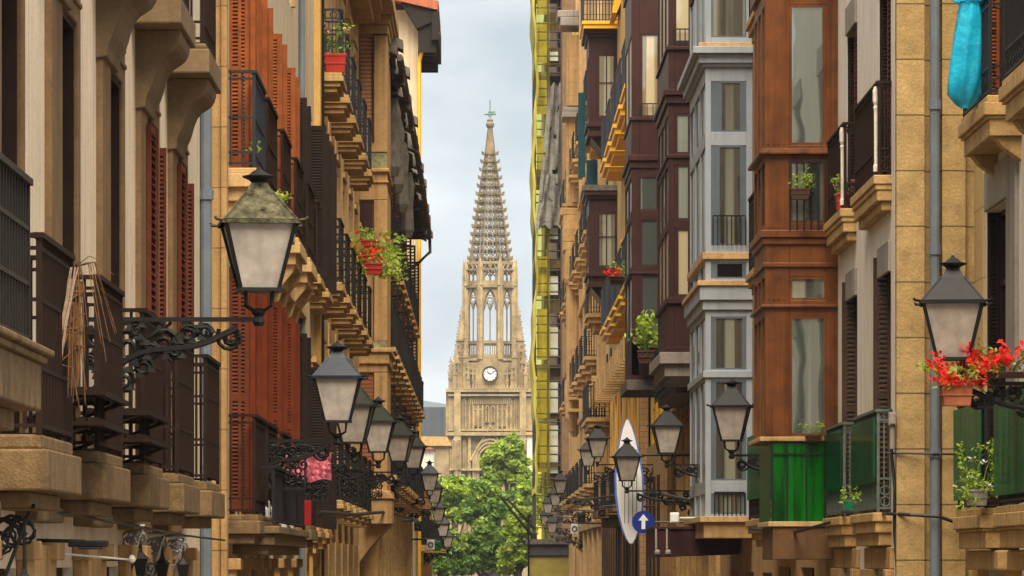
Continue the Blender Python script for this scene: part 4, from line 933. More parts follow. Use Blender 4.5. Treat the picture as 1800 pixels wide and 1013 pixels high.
for k in range(8):
    q.tube([facept(k,.5,zc(632)), facept(k,.5,zc(535))], .11, 4)
    for (u0, u1) in ((.16,.5),(.5,.84)):
        q.tube([facept(k,u0,zc(632)), facept(k,u0,zc(545)), facept(k,(u0+u1)/2,zc(530)), facept(k,u1,zc(545))], .10, 4)
        for v in (.35,.65): q.tube([facept(k,u0+(u1-u0)*v,zc(601)), facept(k,u0+(u1-u0)*v,zc(630))], .06, 4)
    q.tube([facept(k,.84,zc(632)), facept(k,.84,zc(545))], .10, 4)
    q.tube([facept(k,.12,zc(545)), facept(k,.25,zc(522)), facept(k,.5,zc(508)), facept(k,.75,zc(522)), facept(k,.88,zc(545))], .16, 4)
    m = [facept(k,.5+.17*cos(2*pi*i/10),zc(527)+.17*3.2*sin(2*pi*i/10)) for i in range(10)]; q.tube(m, .08, 4, True)
    # spandrels
    for (us) in ((.0,.14,.3),(1.0,.86,.7)):
        A = [facept(k,us[0],zc(545),RB-.25),facept(k,us[1],zc(545),RB-.25),facept(k,us[2],zc(518),RB-.25),facept(k,.5,zc(507),RB-.25),facept(k,us[0],zc(505),RB-.25)]
        B = [facept(k,us[0],zc(545),RB-.5),facept(k,us[1],zc(545),RB-.5),facept(k,us[2],zc(518),RB-.5),facept(k,.5,zc(507),RB-.5),facept(k,us[0],zc(505),RB-.5)]
        n0 = len(q.v); q.v += A+B; 
        for f in ((0,1,2,3,4),(9,8,7,6,5),(0,1,6,5),(1,2,7,6),(2,3,8,7),(3,4,9,8)): q.f.append([n0+i for i in f]); q.m.append(0)
    # crown stage openings
    for (u0, u1) in ((.2,.5),(.5,.8)):
        q.tube([facept(k,u0,zc(497)), facept(k,u0,zc(484)), facept(k,(u0+u1)/2,zc(478)), facept(k,u1,zc(484)), facept(k,u1,zc(497))], .15, 4)
        q.tube([facept(k,u0,zc(475)), facept(k,(u0+u1)/2,zc(465)), facept(k,u1,zc(475))], .13, 4)
    q.tube([facept(k,.5,zc(475)), facept(k,.5,zc(458))], .12, 4)
build('belfry_tracery', q, m_cath, cr)
# spire
def spr(py):
    pts = [(462,35),(442,32),(386,25),(312,15),(272,9),(255,7.2),(228,4.6),(215,3.4)]
    for (a, ra), (c, rc) in zip(pts, pts[1:]):
        if c <= py <= a: return (ra+(rc-ra)*(a-py)/(a-c))*K/cos(pi/8)
    return 3.4*K
q = MB(); lv = [470-14.2*i for i in range(15)]
lv = [l for l in lv if l > 268]
for k in range(8):
    pts = [(*octp(spr(min(462, p))-.1, k), zc(p)) for p in lv+[272]]; q.tube(pts, .30, 5, False, .15)
build('spire_rib', q, m_spire, cr)
q = MB()
for p in lv:
    r = spr(min(462, p)); band(q, r+.12, p-1.0, p+1.0, .3)
    for k in range(8):
        x, y = octp(r+.32, k); q.box(x-.17, x+.17, y-.17, y+.17, zc(p)-.1, zc(p)+.32); x, y = octp(r+.5, k); q.box(x-.1, x+.1, y-.1, y+.1, zc(p)+.1, zc(p)+.42)
for a, c in zip(lv, lv[1:]+[272]):
    ra, rc = spr(min(462,a))-.12, spr(c)-.12
    for k in range(8):
        def fp(u, v):
            r = ra+(rc-ra)*v; A, C = octp(r, k), octp(r, k+1); return (A[0]+(C[0]-A[0])*u, A[1]+(C[1]-A[1])*u, zc(a)+(zc(c)-zc(a))*v)
        # pierced panel: frame around two lobed holes
        if rc > 1.0:
            q.tube([fp(.5,0), fp(.5,1)], .10, 4)
            for (u0, u1) in ((.08,.5),(.5,.92)):
                um = (u0+u1)/2; q.tube([fp(u0,.0), fp(um,.32), fp(u1,0)], .085, 4); q.tube([fp(u0,1), fp(um,.7), fp(u1,1)], .085, 4)
                q.tube([fp(u0,.5), fp(um,.25)], .055, 4)
        else:
            q.tube([fp(.5,0), fp(.5,1)], .12, 4); q.tube([fp(.1,.5), fp(.9,.5)], .10, 4)
build('spire_tracery', q, m_spire, cr)
q = MB(); q.lathe((CX,YC,0), [(spr(274),zc(274)),(spr(240),zc(240)),(.38,zc(226)),(.62,zc(222)),(.66,zc(218)),(.4,zc(214)),(.5,zc(211)),(.1,zc(207))], 8)
build('spire_tip', q, m_spire, cr)
q = MB(); q.tube([(CX,YC,zc(208)),(CX,YC,zc(176))], .09, 5); q.tube([(CX-.9,YC,zc(201)),(CX+.9,YC,zc(201))], .13, 4); q.ring((CX,YC,zc(201)), .35, .08, 'xz', 8); q.box(CX-.3,CX+.8,YC-.05,YC+.05,zc(200),zc(196))
build('weather_vane', q, m_copper, cr)
# lower nave and neighbours
b = root('apartment_building', (-12, 800, 0), 'long grey-blue slate roofed block left of the cathedral', 'building')
build('wall', MB().box(-60, 40, 790, 812, 0, ZA(770,790)), m_ochre_p, b); build('roof', MB().box(-60.5, 40.5, 789.5, 812.5, ZA(769,790), ZA(716,790)), m_slate, b)
b = root('low_building', (-6, 600, 0), 'low tan building with tiled roof at the foot of the cathedral', 'building')
build('wall', MB().box(-16, -5.3, 600, 615, 0, ZA(784,600)), m_cath, b)
q = MB(); q.prism([(-16.5,ZA(784,600)),(-4.9,ZA(784,600)),(-5.5,ZA(768,600)),(-16.5,ZA(766,600))], 'y', 599.5, 616); build('roof', q, m_cornice, b)
b = root('white_building', (-7, 480, 0), 'small white house front glimpsed between far lamps and trees', 'building')
build('wall', MB().box(-12, XA(762,480), 480, 492, 0, ZA(790,480)), m_whitewall, b); build('roof', MB().prism([(-12.4,ZA(790,480)),(XA(764,480),ZA(790,480)),(-9,ZA(768,480))], 'y', 479.5, 492.5), m_tile, b)
b = root('white_building', (6, 470, 0), 'slim white building edge right of the tall tree', 'building')
build('wall', MB().box(XA(927,470), 12, 470, 480, 0, ZA(765,470)), m_whitewall, b); build('cornice', MB().box(XA(925,470), 12.2, 469.7, 480.3, ZA(765,470), ZA(760,470)), m_trim, b)

# ------------------------------------------------------------------ TREES
def tree(x, y, blobs, label, seed, mats3=(m_lf1, m_lf2, m_lf3), leafsize=.36, dens=9.0, trunk=.35, group='trees at the end of the street'):
    rng = random.Random(seed); r = root('tree', (x, y, 0), label, 'tree', group)
    zt = max(b[2] for b in blobs); q = MB()
    q.tube([(x,y,0),(x+.1,y,zt*.35),(x-.1,y+.1,zt*.7),(x,y,zt*.95)], trunk, 7, False, trunk*.25)
    for bl in blobs: q.tube([(x,y,max(1.5,bl[2]*.45)), ((x+bl[0])/2,(y+bl[1])/2,bl[2]*.72), (bl[0],bl[1],bl[2])], trunk*.45, 5, False, trunk*.12)
    build('trunk', q, m_bark, r)
    q = MB()
    for (bx, by, bz, br) in blobs:
        ncl = int(16+br*br*3)
        for c in range(ncl):
            while True:
                p = [rng.uniform(-1,1) for _ in range(3)]; d = sum(t*t for t in p)
                if .12 < d < 1: break
            cx, cy, cz_ = bx+p[0]*br, by+p[1]*br, bz+p[2]*br*.85; cr_ = br*rng.uniform(.16,.34)
            q.cur = rng.choice((0,0,1,2,0,1))
            for _ in range(int(dens*(4+cr_*18))):
                q.leaf((rng.gauss(cx,cr_*.62), rng.gauss(cy,cr_*.62), rng.gauss(cz_,cr_*.5)), leafsize*rng.uniform(.4,.9), rng)
    q.cur = 0
    build('crown', q, list(mats3), r)
def TB(px, py, rpx, Y, dy=0): return (XA(px,Y), Y+dy, ZA(py,Y), rpx*Y/F)
tree(XA(892,430), 430, [TB(*a) for a in ((892,792,26,430),(866,812,24,430,-1),(915,812,22,430,1),(905,778,16,430),(878,838,26,430),(916,842,22,430),(893,820,22,430),(917,880,26,430),(926,918,22,430),(900,900,26,430))], 'tallest leafy tree, its crown overlapping the cathedral base', 3)
tree(XA(800,400), 400, [TB(*a) for a in ((790,862,24,400),(812,858,22,400),(776,880,18,400),(800,892,28,400),(826,884,24,400),(764,905,22,400))], 'bushy tree left of the tallest tree, nearest the left lamps', 4)
tree(XA(845,385), 385, [TB(*a) for a in ((846,872,26,385),(868,884,24,385),(835,904,28,385),(862,918,30,385),(850,850,20,385))], 'dense tree in the middle of the clump, below the arch', 5, (m_lf3, m_lf1, m_lf3))
tree(XA(910,340), 340, [TB(*a) for a in ((912,935,24,340),(925,905,16,340),(905,962,26,340),(930,975,22,340),(895,990,24,340))], 'bright yellow-green tree beside the far right buildings', 6, (m_lf2, m_lf4, m_lf1), .3)
tree(XA(850,350), 350, [TB(*a) for a in ((846,940,24,350),(868,955,24,350),(825,950,24,350),(850,975,30,350),(822,985,26,350),(880,990,24,350))], 'dark lower tree at the bottom centre of the view', 7, (m_lf3, m_lf3, m_lf1), .32)
tree(XA(775,330), 330, [TB(*a) for a in ((782,935,20,330),(765,950,22,330),(795,960,24,330),(772,985,24,330),(745,940,20,330),(752,975,22,330),(800,995,22,330))], 'dark green tree behind the farthest left lamps', 8, (m_lf3, m_lf1, m_lf3), .3)  # mostly dark green leaves
tree(XA(760,440), 440, [TB(*a) for a in ((745,850,22,440),(768,850,16,440),(758,872,22,440),(740,880,20,440))], 'small tree half hidden by the left lamps', 9)
tree(XA(935,420), 420, [TB(*a) for a in ((930,865,20,420),(935,890,20,420),(945,850,16,420),(925,925,20,420))], 'rounded tree right of the tallest tree, cut off by the scaffold', 10)

# ------------------------------------------------------------------ LAMPS
def bracket_mesh(L, s, dense=False):
    q = MB(); S = s
    if dense:
        for i in range(6):
            u = .36+.115*i
            for j in range(3):
                z = -.10-.16*j; R = .07 if (i+j) % 2 else .055; q.spiral((S*L*u,.01*(j-1),z), R, .012, i*1.7+j, 1.6, .013); q.ring((S*L*(u+.05),0,z-.07), .035, .012, 'xz', 7)
        q.box(S*L*.34, S*L, -.012, .012, -.54, -.515); q.box(S*L*.33, S*L*.35, -.012, .012, -.54, 0)
    q.box(-.03*S, S*L, -.018, .018, -.016, .016)
    q.box(S*L-S*.035, S*L, -.03, .03, -.62, .12)
    # main sweeping brace
    pts = []
    for i in range(19):
        t = i/18; x = L*(.12+.86*t); z = -.06-.50*(t**1.7)-.07*sin(t*pi*2)
        pts.append((S*x, 0, z))
    q.tube(pts, .026, 5)
    q.spiral((S*L*.16,0,-.13), .105, .02, pi*.2 if S > 0 else pi*.8, 1.4*S*-1, .015)
    q.ring((S*L*.16,0,-.13), .05, .018, 'xz', 8)
    for (u, z, R) in ((.55,-.17,.11),(.76,-.20,.14),(.93,-.14,.08),(.86,-.42,.10),(.66,-.34,.07),(.40,-.10,.065)):
        q.spiral((S*L*u,0,z), R, .02, 0, 1.5, .018); q.spiral((S*L*u,0.012,z), R*.95, .03, pi, -1.3, .015)
        for k in range(4):
            a = k*pi/2+u*9; x, zz = S*L*u+cos(a)*R*.9, z+sin(a)*R*.9
            q.hexa([(x-.03,-.014,zz-.02),(x+.03,-.014,zz-.02),(x+.03,.014,zz-.02),(x-.03,.014,zz-.02)], [(x-.012,-.01,zz+.035),(x+.012,-.01,zz+.035),(x+.012,.01,zz+.035),(x-.012,.01,zz+.035)])
    for (u, z, R) in ((.90,-.30,.085),(.77,-.44,.075),(.62,-.22,.06),(.47,-.22,.06),(.70,-.08,.05),(.31,-.09,.05),(.97,-.30,.05)):
        q.ring((S*L*u,.006,z), R, .017, 'xz', 10); q.spiral((S*L*u,-.008,z), R*.8, .012, u*20, 1.2, .013)
        for k in range(3):
            a = k*2.1+u*7; x, zz = S*L*u+cos(a)*R, z+sin(a)*R
            q.hexa([(x-.035,-.016,zz-.012),(x+.035,-.016,zz-.012),(x+.035,.016,zz-.012),(x-.035,.016,zz-.012)], [(x-.01,-.01,zz+.03),(x+.01,-.01,zz+.03),(x+.01,.01,zz+.03),(x-.01,.01,zz+.03)])
    q.tube([(S*L*.97,0,-.58),(S*L*.9,0,-.66),(S*L*.82,0,-.58),(S*L*.76,0,-.47)], .016, 5)
    q.tube([(S*L*.5,0,-.02),(S*L*.62,.01,-.16),(S*L*.5,0,-.3)], .012, 4)
    return q
def lamp(px, py_eave, sc_, s, W, rmat, label, group, rot=0, lens=True, arm=True):
    """px: column of the lamp axis, py_eave: row of the eaves, sc_: photo px per metre there"""
    Y = F/sc_; x = XA(px, Y); z = ZA(py_eave, Y)-.70
    L = W-abs(x)
    r = root('wall_lamp', (x, Y, z), label, 'street lamp', group)
    q = bracket_mesh(L, s, s < 0 and 70 < sc_ < 200)
    q.v = [(v[0]+x, v[1]+Y, v[2]+z) for v in q.v]
    build('bracket', q, m_iron, r)
    rot += .05*sin(px*1.7); ca, sa = cos(rot), sin(rot)
    def T(q): q.v = [(x+v[0]*ca-v[1]*sa, Y+v[0]*sa+v[1]*ca, z+v[2]) for v in q.v]; return q
    q = MB()
    # carrying cradle
    q.lathe((0,0,0), [(.03,-.05),(.045,-.02),(.03,.02),(.055,.05),(.03,.08)], 8)
    for a in (-1, 1):
        for c in (-1, 1): q.tube([(.03*a,.03*c,.06),(.09*a,.09*c,.10),(.10*a,.10*c,.21)], .012, 4)
    B, E = .135, .25; z0, z1 = .21, .69
    for a in (-1, 1):
        for c in (-1, 1):
            q.hexa([(a*B-.014,c*B-.014,z0),(a*B+.014,c*B-.014,z0),(a*B+.014,c*B+.014,z0),(a*B-.014,c*B+.014,z0)], [(a*E-.016,c*E-.016,z1),(a*E+.016,c*E-.016,z1),(a*E+.016,c*E+.016,z1),(a*E-.016,c*E+.016,z1)])
    for (h, zz, t) in ((B+.012, z0, .012),(E+.012, z1, .016)):
        for c in (-1, 1): q.box(-h, h, c*h-.016, c*h+.016, zz-t, zz+t); q.box(c*h-.0155, c*h+.0155, -h, h, zz-t+.001, zz+t-.001)
    q.box(-B, B, -B, B, z0-.012, z0)
    build('lantern_frame', T(q), m_iron, r)
    q = MB(); b_, e_ = B-.004, E-.006
    for (k) in range(4):
        c, s_ = ((0,-1),(1,0),(0,1),(-1,0))[k]
        def pt(u, rr, zz): return ((u*rr if c == 0 else c*rr), (u*rr if s_ == 0 else s_*rr), zz)
        q.add([pt(-1,b_,z0+.01), pt(1,b_,z0+.01), pt(1,e_,z1-.01), pt(-1,e_,z1-.01)], [(0,1,2,3)])
    build('lantern_glass', T(q), LG3[int(px) % 3], r)
    q = MB(); q.lathe((0,0,0), [(.02,.22),(.03,.3),(.03,.34),(.055,.40),(.06,.46),(.045,.52),(.015,.55)], 10); build('bulb', T(q), m_whitepanel, r)
    q = MB(); e = .285
    q.hexa([(-e,-e,.675),(e,-e,.675),(e,e,.675),(-e,e,.675)], [(-e,-e,.70),(e,-e,.70),(e,e,.70),(-e,e,.70)])
    e = .265; t = .10
    q.hexa([(-e,-e,.70),(e,-e,.70),(e,e,.70),(-e,e,.70)], [(-t,-t,.905),(t,-t,.905),(t,t,.905),(-t,t,.905)])
    for a in (-1, 1):
        for c in (-1, 1):
            q.tube([(a*e,c*e,.70),(a*t,c*t,.91)], .009, 4)
            q.tube([(a*.28,c*.28,.695),(a*.325,c*.325,.70),(a*.33,c*.33,.715)], .012, 4)
    q.hexa([(-t,-t,.905),(t,-t,.905),(t,t,.905),(-t,t,.905)], [(-.055,-.055,.985),(.055,-.055,.985),(.055,.055,.985),(-.055,.055,.985)])
    build('lantern_roof', T(q), rmat, r)
    q = MB(); q.lathe((0,0,0), [(.05,.98),(.075,1.005),(.115,1.02),(.12,1.032),(.07,1.045),(.045,1.065),(.02,1.08),(.012,1.10)], 12)
    build('finial', T(q), m_lroof, r)
    return r
GL, GR = 'street lamps along the left side', 'street lamps along the right side'
lamp(455,391,244,-1,2.9,m_lroofm,'largest lamp, moss-covered roof with a sprig growing on it, nearest on the left',GL,.08)
lamp(593,663,160,-1,2.68,m_lroofb,'left lamp with shiny blue-black roof, next beyond the mossy one',GL)
lamp(622,712,136,-1,2.68,m_lroofg,'left lamp half hidden behind the blue-roofed lamp',GL,-.1)
lamp(665,741,110,-1,2.68,m_lroofg,'left lamp with green roof in front of the brick-red blind',GL)
lamp(702,766,92,-1,2.68,m_lroofg,'left lamp just right of the green-roofed lamp by the red blind',GL,-.1)
lamp(727,785,78,-1,2.68,m_lroofg,'left lamp at the edge of the pale far buildings, third beyond the blue-roofed one',GL)
lamp(755,833,60,-1,2.9,m_lroofb,'small left lamp against the foot of the cathedral',GL)
lamp(764,858,54,-1,2.9,m_lroof,'small left lamp tucked just below the one at the cathedral foot',GL)
lamp(771,893,47,-1,2.9,m_lroof,'small left lamp hanging alone in front of the trees',GL)
lamp(779,921,44,-1,2.9,m_lroof,'far left lamp, second lowest of the row against the trees',GL)
lamp(787,943,38,-1,2.9,m_lroof,'farthest and lowest left lamp, against the dark tree',GL)
lamp(1675,531,205,1,5.3,m_lroof,'large right lamp with black roof above the red geraniums',GR,-.16)
lamp(1286,714,124,1,4.42,m_lroof,'right lamp in front of the pale blue-white oriel',GR,-.1)
lamp(1172,749,98,1,4.55,m_lroof,'right lamp below the brown oriels, left of the pale oriel',GR)
lamp(1102,803,86,1,4.6,m_lroof,'right lamp in front of the surfboard sign',GR)
lamp(1050,771,66,1,4.6,m_lroof,'right lamp just left of the surfboard sign',GR)
lamp(1034,791,58,1,4.6,m_lroof,'right lamp half hidden behind the one left of the surfboard',GR)
lamp(985,844,47,1,4.6,m_lroof,'right lamp at the foot of the scaffold, highest of the far cluster',GR)
lamp(976,868,42,1,4.6,m_lroof,'right lamp at the foot of the scaffold, second from the top of the far cluster',GR)
lamp(963,884,37,1,4.6,m_lroof,'right lamp at the foot of the scaffold, third from the top of the far cluster',GR)
lamp(958,906,34,1,4.6,m_lroof,'right lamp at the foot of the scaffold, leftmost of the far cluster',GR)
lamp(970,918,38,1,4.6,m_lroof,'right lamp at the foot of the scaffold, lowest of the far cluster',GR)

# ------------------------------------------------------------------ PLANTS AND THINGS ON BALCONIES
def plant(name, x, y, z, w, d, h, sp, label, cat, pm, lm, fm=None, n=160, ls=.035, nf=0, fs=.022, group=None, pot=True, droop=0, seed=1):
    rng = random.Random(seed); r = root(name, (x,y,z), label, cat, group)
    if pot:
        q = MB()
        q.hexa([(x-w*.42,y-d*.42,z),(x+w*.42,y-d*.42,z),(x+w*.42,y+d*.42,z),(x-w*.42,y+d*.42,z)], [(x-w*.5,y-d*.5,z+h),(x+w*.5,y-d*.5,z+h),(x+w*.5,y+d*.5,z+h),(x-w*.5,y+d*.5,z+h)])
        q.box(x-w*.53, x+w*.53, y-d*.53, y+d*.53, z+h*.86, z+h); q.box(x-w*.515, x+w*.515, y-d*.515, y+d*.515, z+h*.45, z+h*.5)
        build('pot', q, pm, r, bevel=.004)
    q = MB(); st = MB(); z0 = z+(h if pot else 0)
    def pos():
        a = rng.uniform(-1,1); c = rng.uniform(-1,1); e = rng.uniform(0,1)
        if droop: e = rng.uniform(-droop,1)
        return (x+a*(w*.5+sp[0]), y+c*(d*.5+sp[1]), z0+e*sp[2])
    nc = max(6, n//12)
    for i in range(nc):
        c = pos(); st.tube([(x+(c[0]-x)*.3,y+(c[1]-y)*.3,z0-.01),((c[0]*.6+x*.4),(c[1]*.6+y*.4),(z0+c[2])/2+.02),c], .005, 3); q.cur = rng.choice((0,0,1))
        for _ in range(12): q.leaf((rng.gauss(c[0],ls*1.1), rng.gauss(c[1],ls*1.1), rng.gauss(c[2],ls*1.1)), ls*rng.uniform(.5,1.1), rng)
    q.cur = 0; build('foliage', q, list(lm), r); build('stem', st, m_lf3, r)
    if nf:
        q = MB()
        for i in range(nf):
            c = pos(); c = (c[0], c[1]-.02, max(c[2], z0)+sp[2]*.1)
            for _ in range(9): q.leaf((rng.gauss(c[0],fs*.8), rng.gauss(c[1],fs*.8), rng.gauss(c[2],fs*.8)), fs*rng.uniform(.7,1.1), rng)
        build('flowers', q, fm, r)
    return r
LG = (m_lf1, m_lf2)
# geraniums on the near right lamp arm
Yg = 36.4
plant('flower_box', XA(1681,Yg), Yg, ZA(714,Yg), .27, .2, .19, (.14,.1,.20), 'terracotta flower box of red geraniums hanging below the large right lamp', 'flower box', m_pot, LG, m_fl, 200, .03, 34, .034, seed=2, droop=.2)
plant('flower_box', XA(1765,Yg)+.02, Yg+.1, ZA(664,Yg), .45, .16, .05, (.10,.1,.20), 'row of red geraniums running along the lamp bracket at the right edge', 'flower box', m_soilbrown, LG, m_fl, 240, .03, 40, .036, seed=12)
# trailing plant on the near right lower balcony
plant('potted_plant', XA(1710,42.6), 42.3, 3.54, .22, .2, .16, (.10,.1,.42), 'leafy plant with white and yellow flowers spilling over the green-screened stone balcony', 'potted plant', m_greystone, (m_lf2, m_lf1), m_flw, 330, .032, 9, .02, droop=.5, seed=3)
plant('potted_plant', XA(1748,43.4), 43.4, 3.54, .26, .22, .26, (.05,.08,.55), 'climbing plant in a dark pot between the green screens at the right edge', 'potted plant', m_soilbrown, (m_lf1, m_lf2), m_flw, 260, .03, 7, .02, seed=4)
plant('potted_plant', 4.27, 51.2, 7.2, .15, .22, .2, (.05,.08,.18), 'small green plant in a dark red pot on the brown-railed balcony by the orange oriel', 'potted plant', m_potred, (m_lf1, m_lf3), m_flp, 150, .028, 3, seed=5)
plant('potted_plant', XA(1406,53.6), 53.55, ZA(352,53.6), .25, .1, .14, (.08,.03,.2), 'green plants in a box at the barred window of the orange oriel', 'potted plant', m_soilbrown, (m_lf2, m_lf1), None, 170, .028, seed=6)
plant('potted_plant', XA(1430,53.6), 53.6, ZA(772,53.6)-.0, .2, .1, .05, (.10,.02,.2), 'low yellow-green plant on the sill above the bright green sheet', 'potted plant', m_soilbrown, (m_lf4, m_lf2), None, 70, .025, seed=7)
plant('potted_plant', XA(1492,47.6), 47.6, 3.56, .10, .10, .1, (.03,.03,.12), 'bright green plant behind the grey-green balcony railing', 'potted plant', m_greend, (m_lf2, m_lf2), None, 80, .03, seed=8)
# left
plant('flower_box', XA(586,66.4), 67.25, 10.68, .34, .18, .3, (.04,.05,.5), 'red plastic flower box with green plant on the topmost ochre balcony', 'flower box', m_potred, (m_lf1, m_lf3), m_flp, 200, .035, 3, .035, seed=9)
plant('potted_plant', XA(434,44.6), 44.7, 7.12, .12, .14, .14, (.03,.05,.16), 'small green plant on the first balcony by the orange-red shutters', 'potted plant', m_soilbrown, (m_lf1, m_lf2), None, 110, .03, seed=10)
Yh = 79.0
for i, (px, py, w) in enumerate(((632,462,.26),(652,446,.32),(656,476,.3),(662,494,.3))):
    plant('hanging_pot', XA(px,Yh), Yh-.6*i, ZA(py,Yh), w, w, .2, (.12,.1,.2), ['leftmost red hanging pot among the balcony greenery','highest red hanging pot, right of the leftmost one','middle red pot hanging just above the lowest','lowest red hanging pot, left side far balcony'][i], 'hanging pot', m_potred, (m_lf2, m_lf1), m_fl, 60, .05, 3, .045, group='red pots hanging on the far left balcony', seed=20+i)
plant('climbing_plant', XA(660,82), 82.5, ZA(438,82), .5, .5, .3, (.30,.5,.30), 'mass of bright green leaves over the red hanging pots, left side', 'plant', m_soilbrown, (m_lf1, m_lf2), None, 620, .07, droop=1.6, pot=False, seed=31)
plant('climbing_plant', XA(672,81), 81.0, ZA(486,81), .2, .3, .3, (.10,.3,.5), 'yellow-green trailing plant right of the red hanging pots', 'plant', m_soilbrown, (m_lf4, m_lf2), m_flp, 300, .06, 3, .05, pot=False, seed=32)
plant('potted_plant', XA(1135,98.6), 98.5, ZA(640,98.6), .4, .4, .3, (.1,.2,.8), 'spiky green plant at the foot of the brown oriels', 'potted plant', m_soilbrown, (m_lf2, m_lf1), None, 240, .09, seed=33)
plant('flower_box', XA(1084,118), 118, ZA(500,118), .4, .8, .2, (.1,.3,.3), 'small box of red flowers on the yellow balcony rail', 'flower box', m_soilbrown, (m_lf1, m_lf3), m_fl, 100, .07, 4, .09, seed=34)
plant('moss_sprig', XA(497,30.7), 30.72, ZA(352,30.7), .05, .05, .02, (.05,.03,.03), 'bright green sprig sprouting from the roof of the mossy lamp', 'plant', m_pot, (m_lf4, m_lf2), None, 30, .02, pot=False, seed=35)
# dried palm branch tied to the near left railing
r = root('palm_branch', (XA(108,25.8), 25.8, 4.0), 'dried palm branch tied upright to the near left balcony railing', 'palm branch')
q = MB(); Yp = 25.6
path = [(98,685),(102,640),(112,580),(122,530),(128,490),(131,470)]
pp = [(XA(a,Yp), Yp, ZA(c,Yp)) for a, c in path]; rng = random.Random(5)
for k in range(26):
    o_ = rng.uniform(-.018,.018); o2 = rng.uniform(-.02,.02); e = rng.randint(3, 6)
    q.tube([(p[0]+o_*(1+.5*math.sin(i+k)), p[1]+o2, p[2]) for i, p in enumerate(pp[:e+1])][rng.randint(0,2):], .006, 3, False, .003)
build('frond', q, m_twig, r)
q = MB()
for k in range(60):
    a = rng.uniform(.3,.95); i = int(a*5); p = pp[i]; px1 = rng.uniform(118,150); py1 = rng.uniform(480,720)
    e = (XA(px1,Yp), Yp+rng.uniform(-.02,.08), ZA(py1,Yp)); m = ((p[0]+e[0])/2+.02, p[1], max(p[2],e[2])-.02)
    q.tube([p, m, e], .006, 3, False, .002)
for k in range(12):
    p = pp[5]; e = (XA(rng.uniform(140,205),Yp), Yp, ZA(rng.uniform(455,640),Yp)); q.tube([p, ((p[0]+e[0])/2,Yp-.02,max(p[2],e[2])+.03), e], .004, 3, False, .002)
build('dry_leaflets', q, m_twigd, r)
# blue bag hanging from the right upper balcony
Yb = 43.0; r = root('plastic_bag', (XA(1700,Yb), Yb, ZA(190,Yb)), 'big turquoise plastic sack hanging from the top right balcony', 'bag')
q = MB(); prof = [(191,6),(184,16),(166,29),(140,33),(105,32),(65,29),(35,26),(14,23),(3,21),(-12,23),(-30,24)]
cxs = [1696,1695,1695,1700,1702,1705,1708,1709,1706,1706,1706]; n = 40; rings = []
for (py, w), cxp in zip(prof, cxs):
    rr = w*Yb/F
    rings.append([(XA(cxp,Yb)+rr*(1+.05*sin(5*a+py*.02)+.035*sin(13*a+py*.07))*cos(a), Yb+rr*.75*(1+.10*sin(7*a+py*.02)+.06*sin(17*a))*sin(a), ZA(py,Yb)+.006*sin(3*a)) for a in [2*pi*k/n for k in range(n)]])
q.v = [p for R in rings for p in R]
for i in range(len(rings)-1):
    for k in range(n): q.f.append([i*n+k,i*n+(k+1)%n,(i+1)*n+(k+1)%n,(i+1)*n+k]); q.m.append(0)
q.f.append(list(range(n))); q.m.append(0)
build('sack', q, m_bag, r, smooth=True)
q = MB(); q.ring((XA(1706,Yb),Yb,ZA(3,Yb)), .118, .012, 'xy', 10); q.tube([(XA(1695,Yb),Yb-.03,ZA(6,Yb)),(XA(1676,Yb),Yb-.05,ZA(3,Yb)),(XA(1670,Yb),Yb-.05,ZA(-4,Yb))], .018, 5, False, .008); build('knot', q, m_bag, r)
# washing and goods on the second left house's low balcony
Yc = 50
r = root('laundry', (XA(535,Yc), Yc, ZA(820,Yc)), 'bright pink patterned cloth hung behind the second lamp bracket, left side', 'laundry')
q = MB(); n = 14
for i in range(n):
    for j in range(5):
        def g(a, c): u = a/n; v = c/5; return (XA(482+100*u,Yc), Yc+.05*sin(a*1.2+c*.6), ZA(797+48*v+3*sin(a*.9)*v,Yc))
        q.add([g(i,j),g(i+1,j),g(i+1,j+1),g(i,j+1)], [(0,1,2,3)])
build('cloth', q, m_pink, r, solid=.01)
q = MB(); q.tube([(XA(478,Yc),Yc,ZA(797,Yc)),(XA(586,Yc),Yc,ZA(797,Yc))], .01, 5); build('line', q, m_cable, r)
r = tag(build('red_towel', MB().box(XA(534,52), XA(547,52), 52, 52.03, ZA(924,52), ZA(880,52)), m_redc, origin=(XA(540,52),52,ZA(924,52)), bevel=.01), 'narrow dark red towel hanging on the low left balcony railing', 'towel')
# goods railing : the low balcony run of the second house
b2 = root('shop_balcony', (-2.4, 49, 3.4), 'low projecting iron balcony crowded with bottles under the second left lamp', 'balcony')
q = slab(-1, 2.68, .5, 44.9, 52.6, 3.36, [(0,.08,0),(.08,.2,.05),(.2,.3,.12)]); so = build('slab', q, m_slab, b2, bevel=.01)
railing(b2, -1, 2.68, .47, 44.95, 52.5, 3.37, .62, m_iron, pitch=.16, rails=(0,.9))
rng = random.Random(11); q = MB()
for k in range(9):
    y = 46.2+k*.6; h = rng.uniform(.15,.4); q.lathe((-2.4+rng.uniform(-.1,.05), y, 3.37), [(.05,0),(.055,h*.7),(.02,h*.85),(.02,h)], 7)
build_each('bottle', q, m_whitepanel, b2)
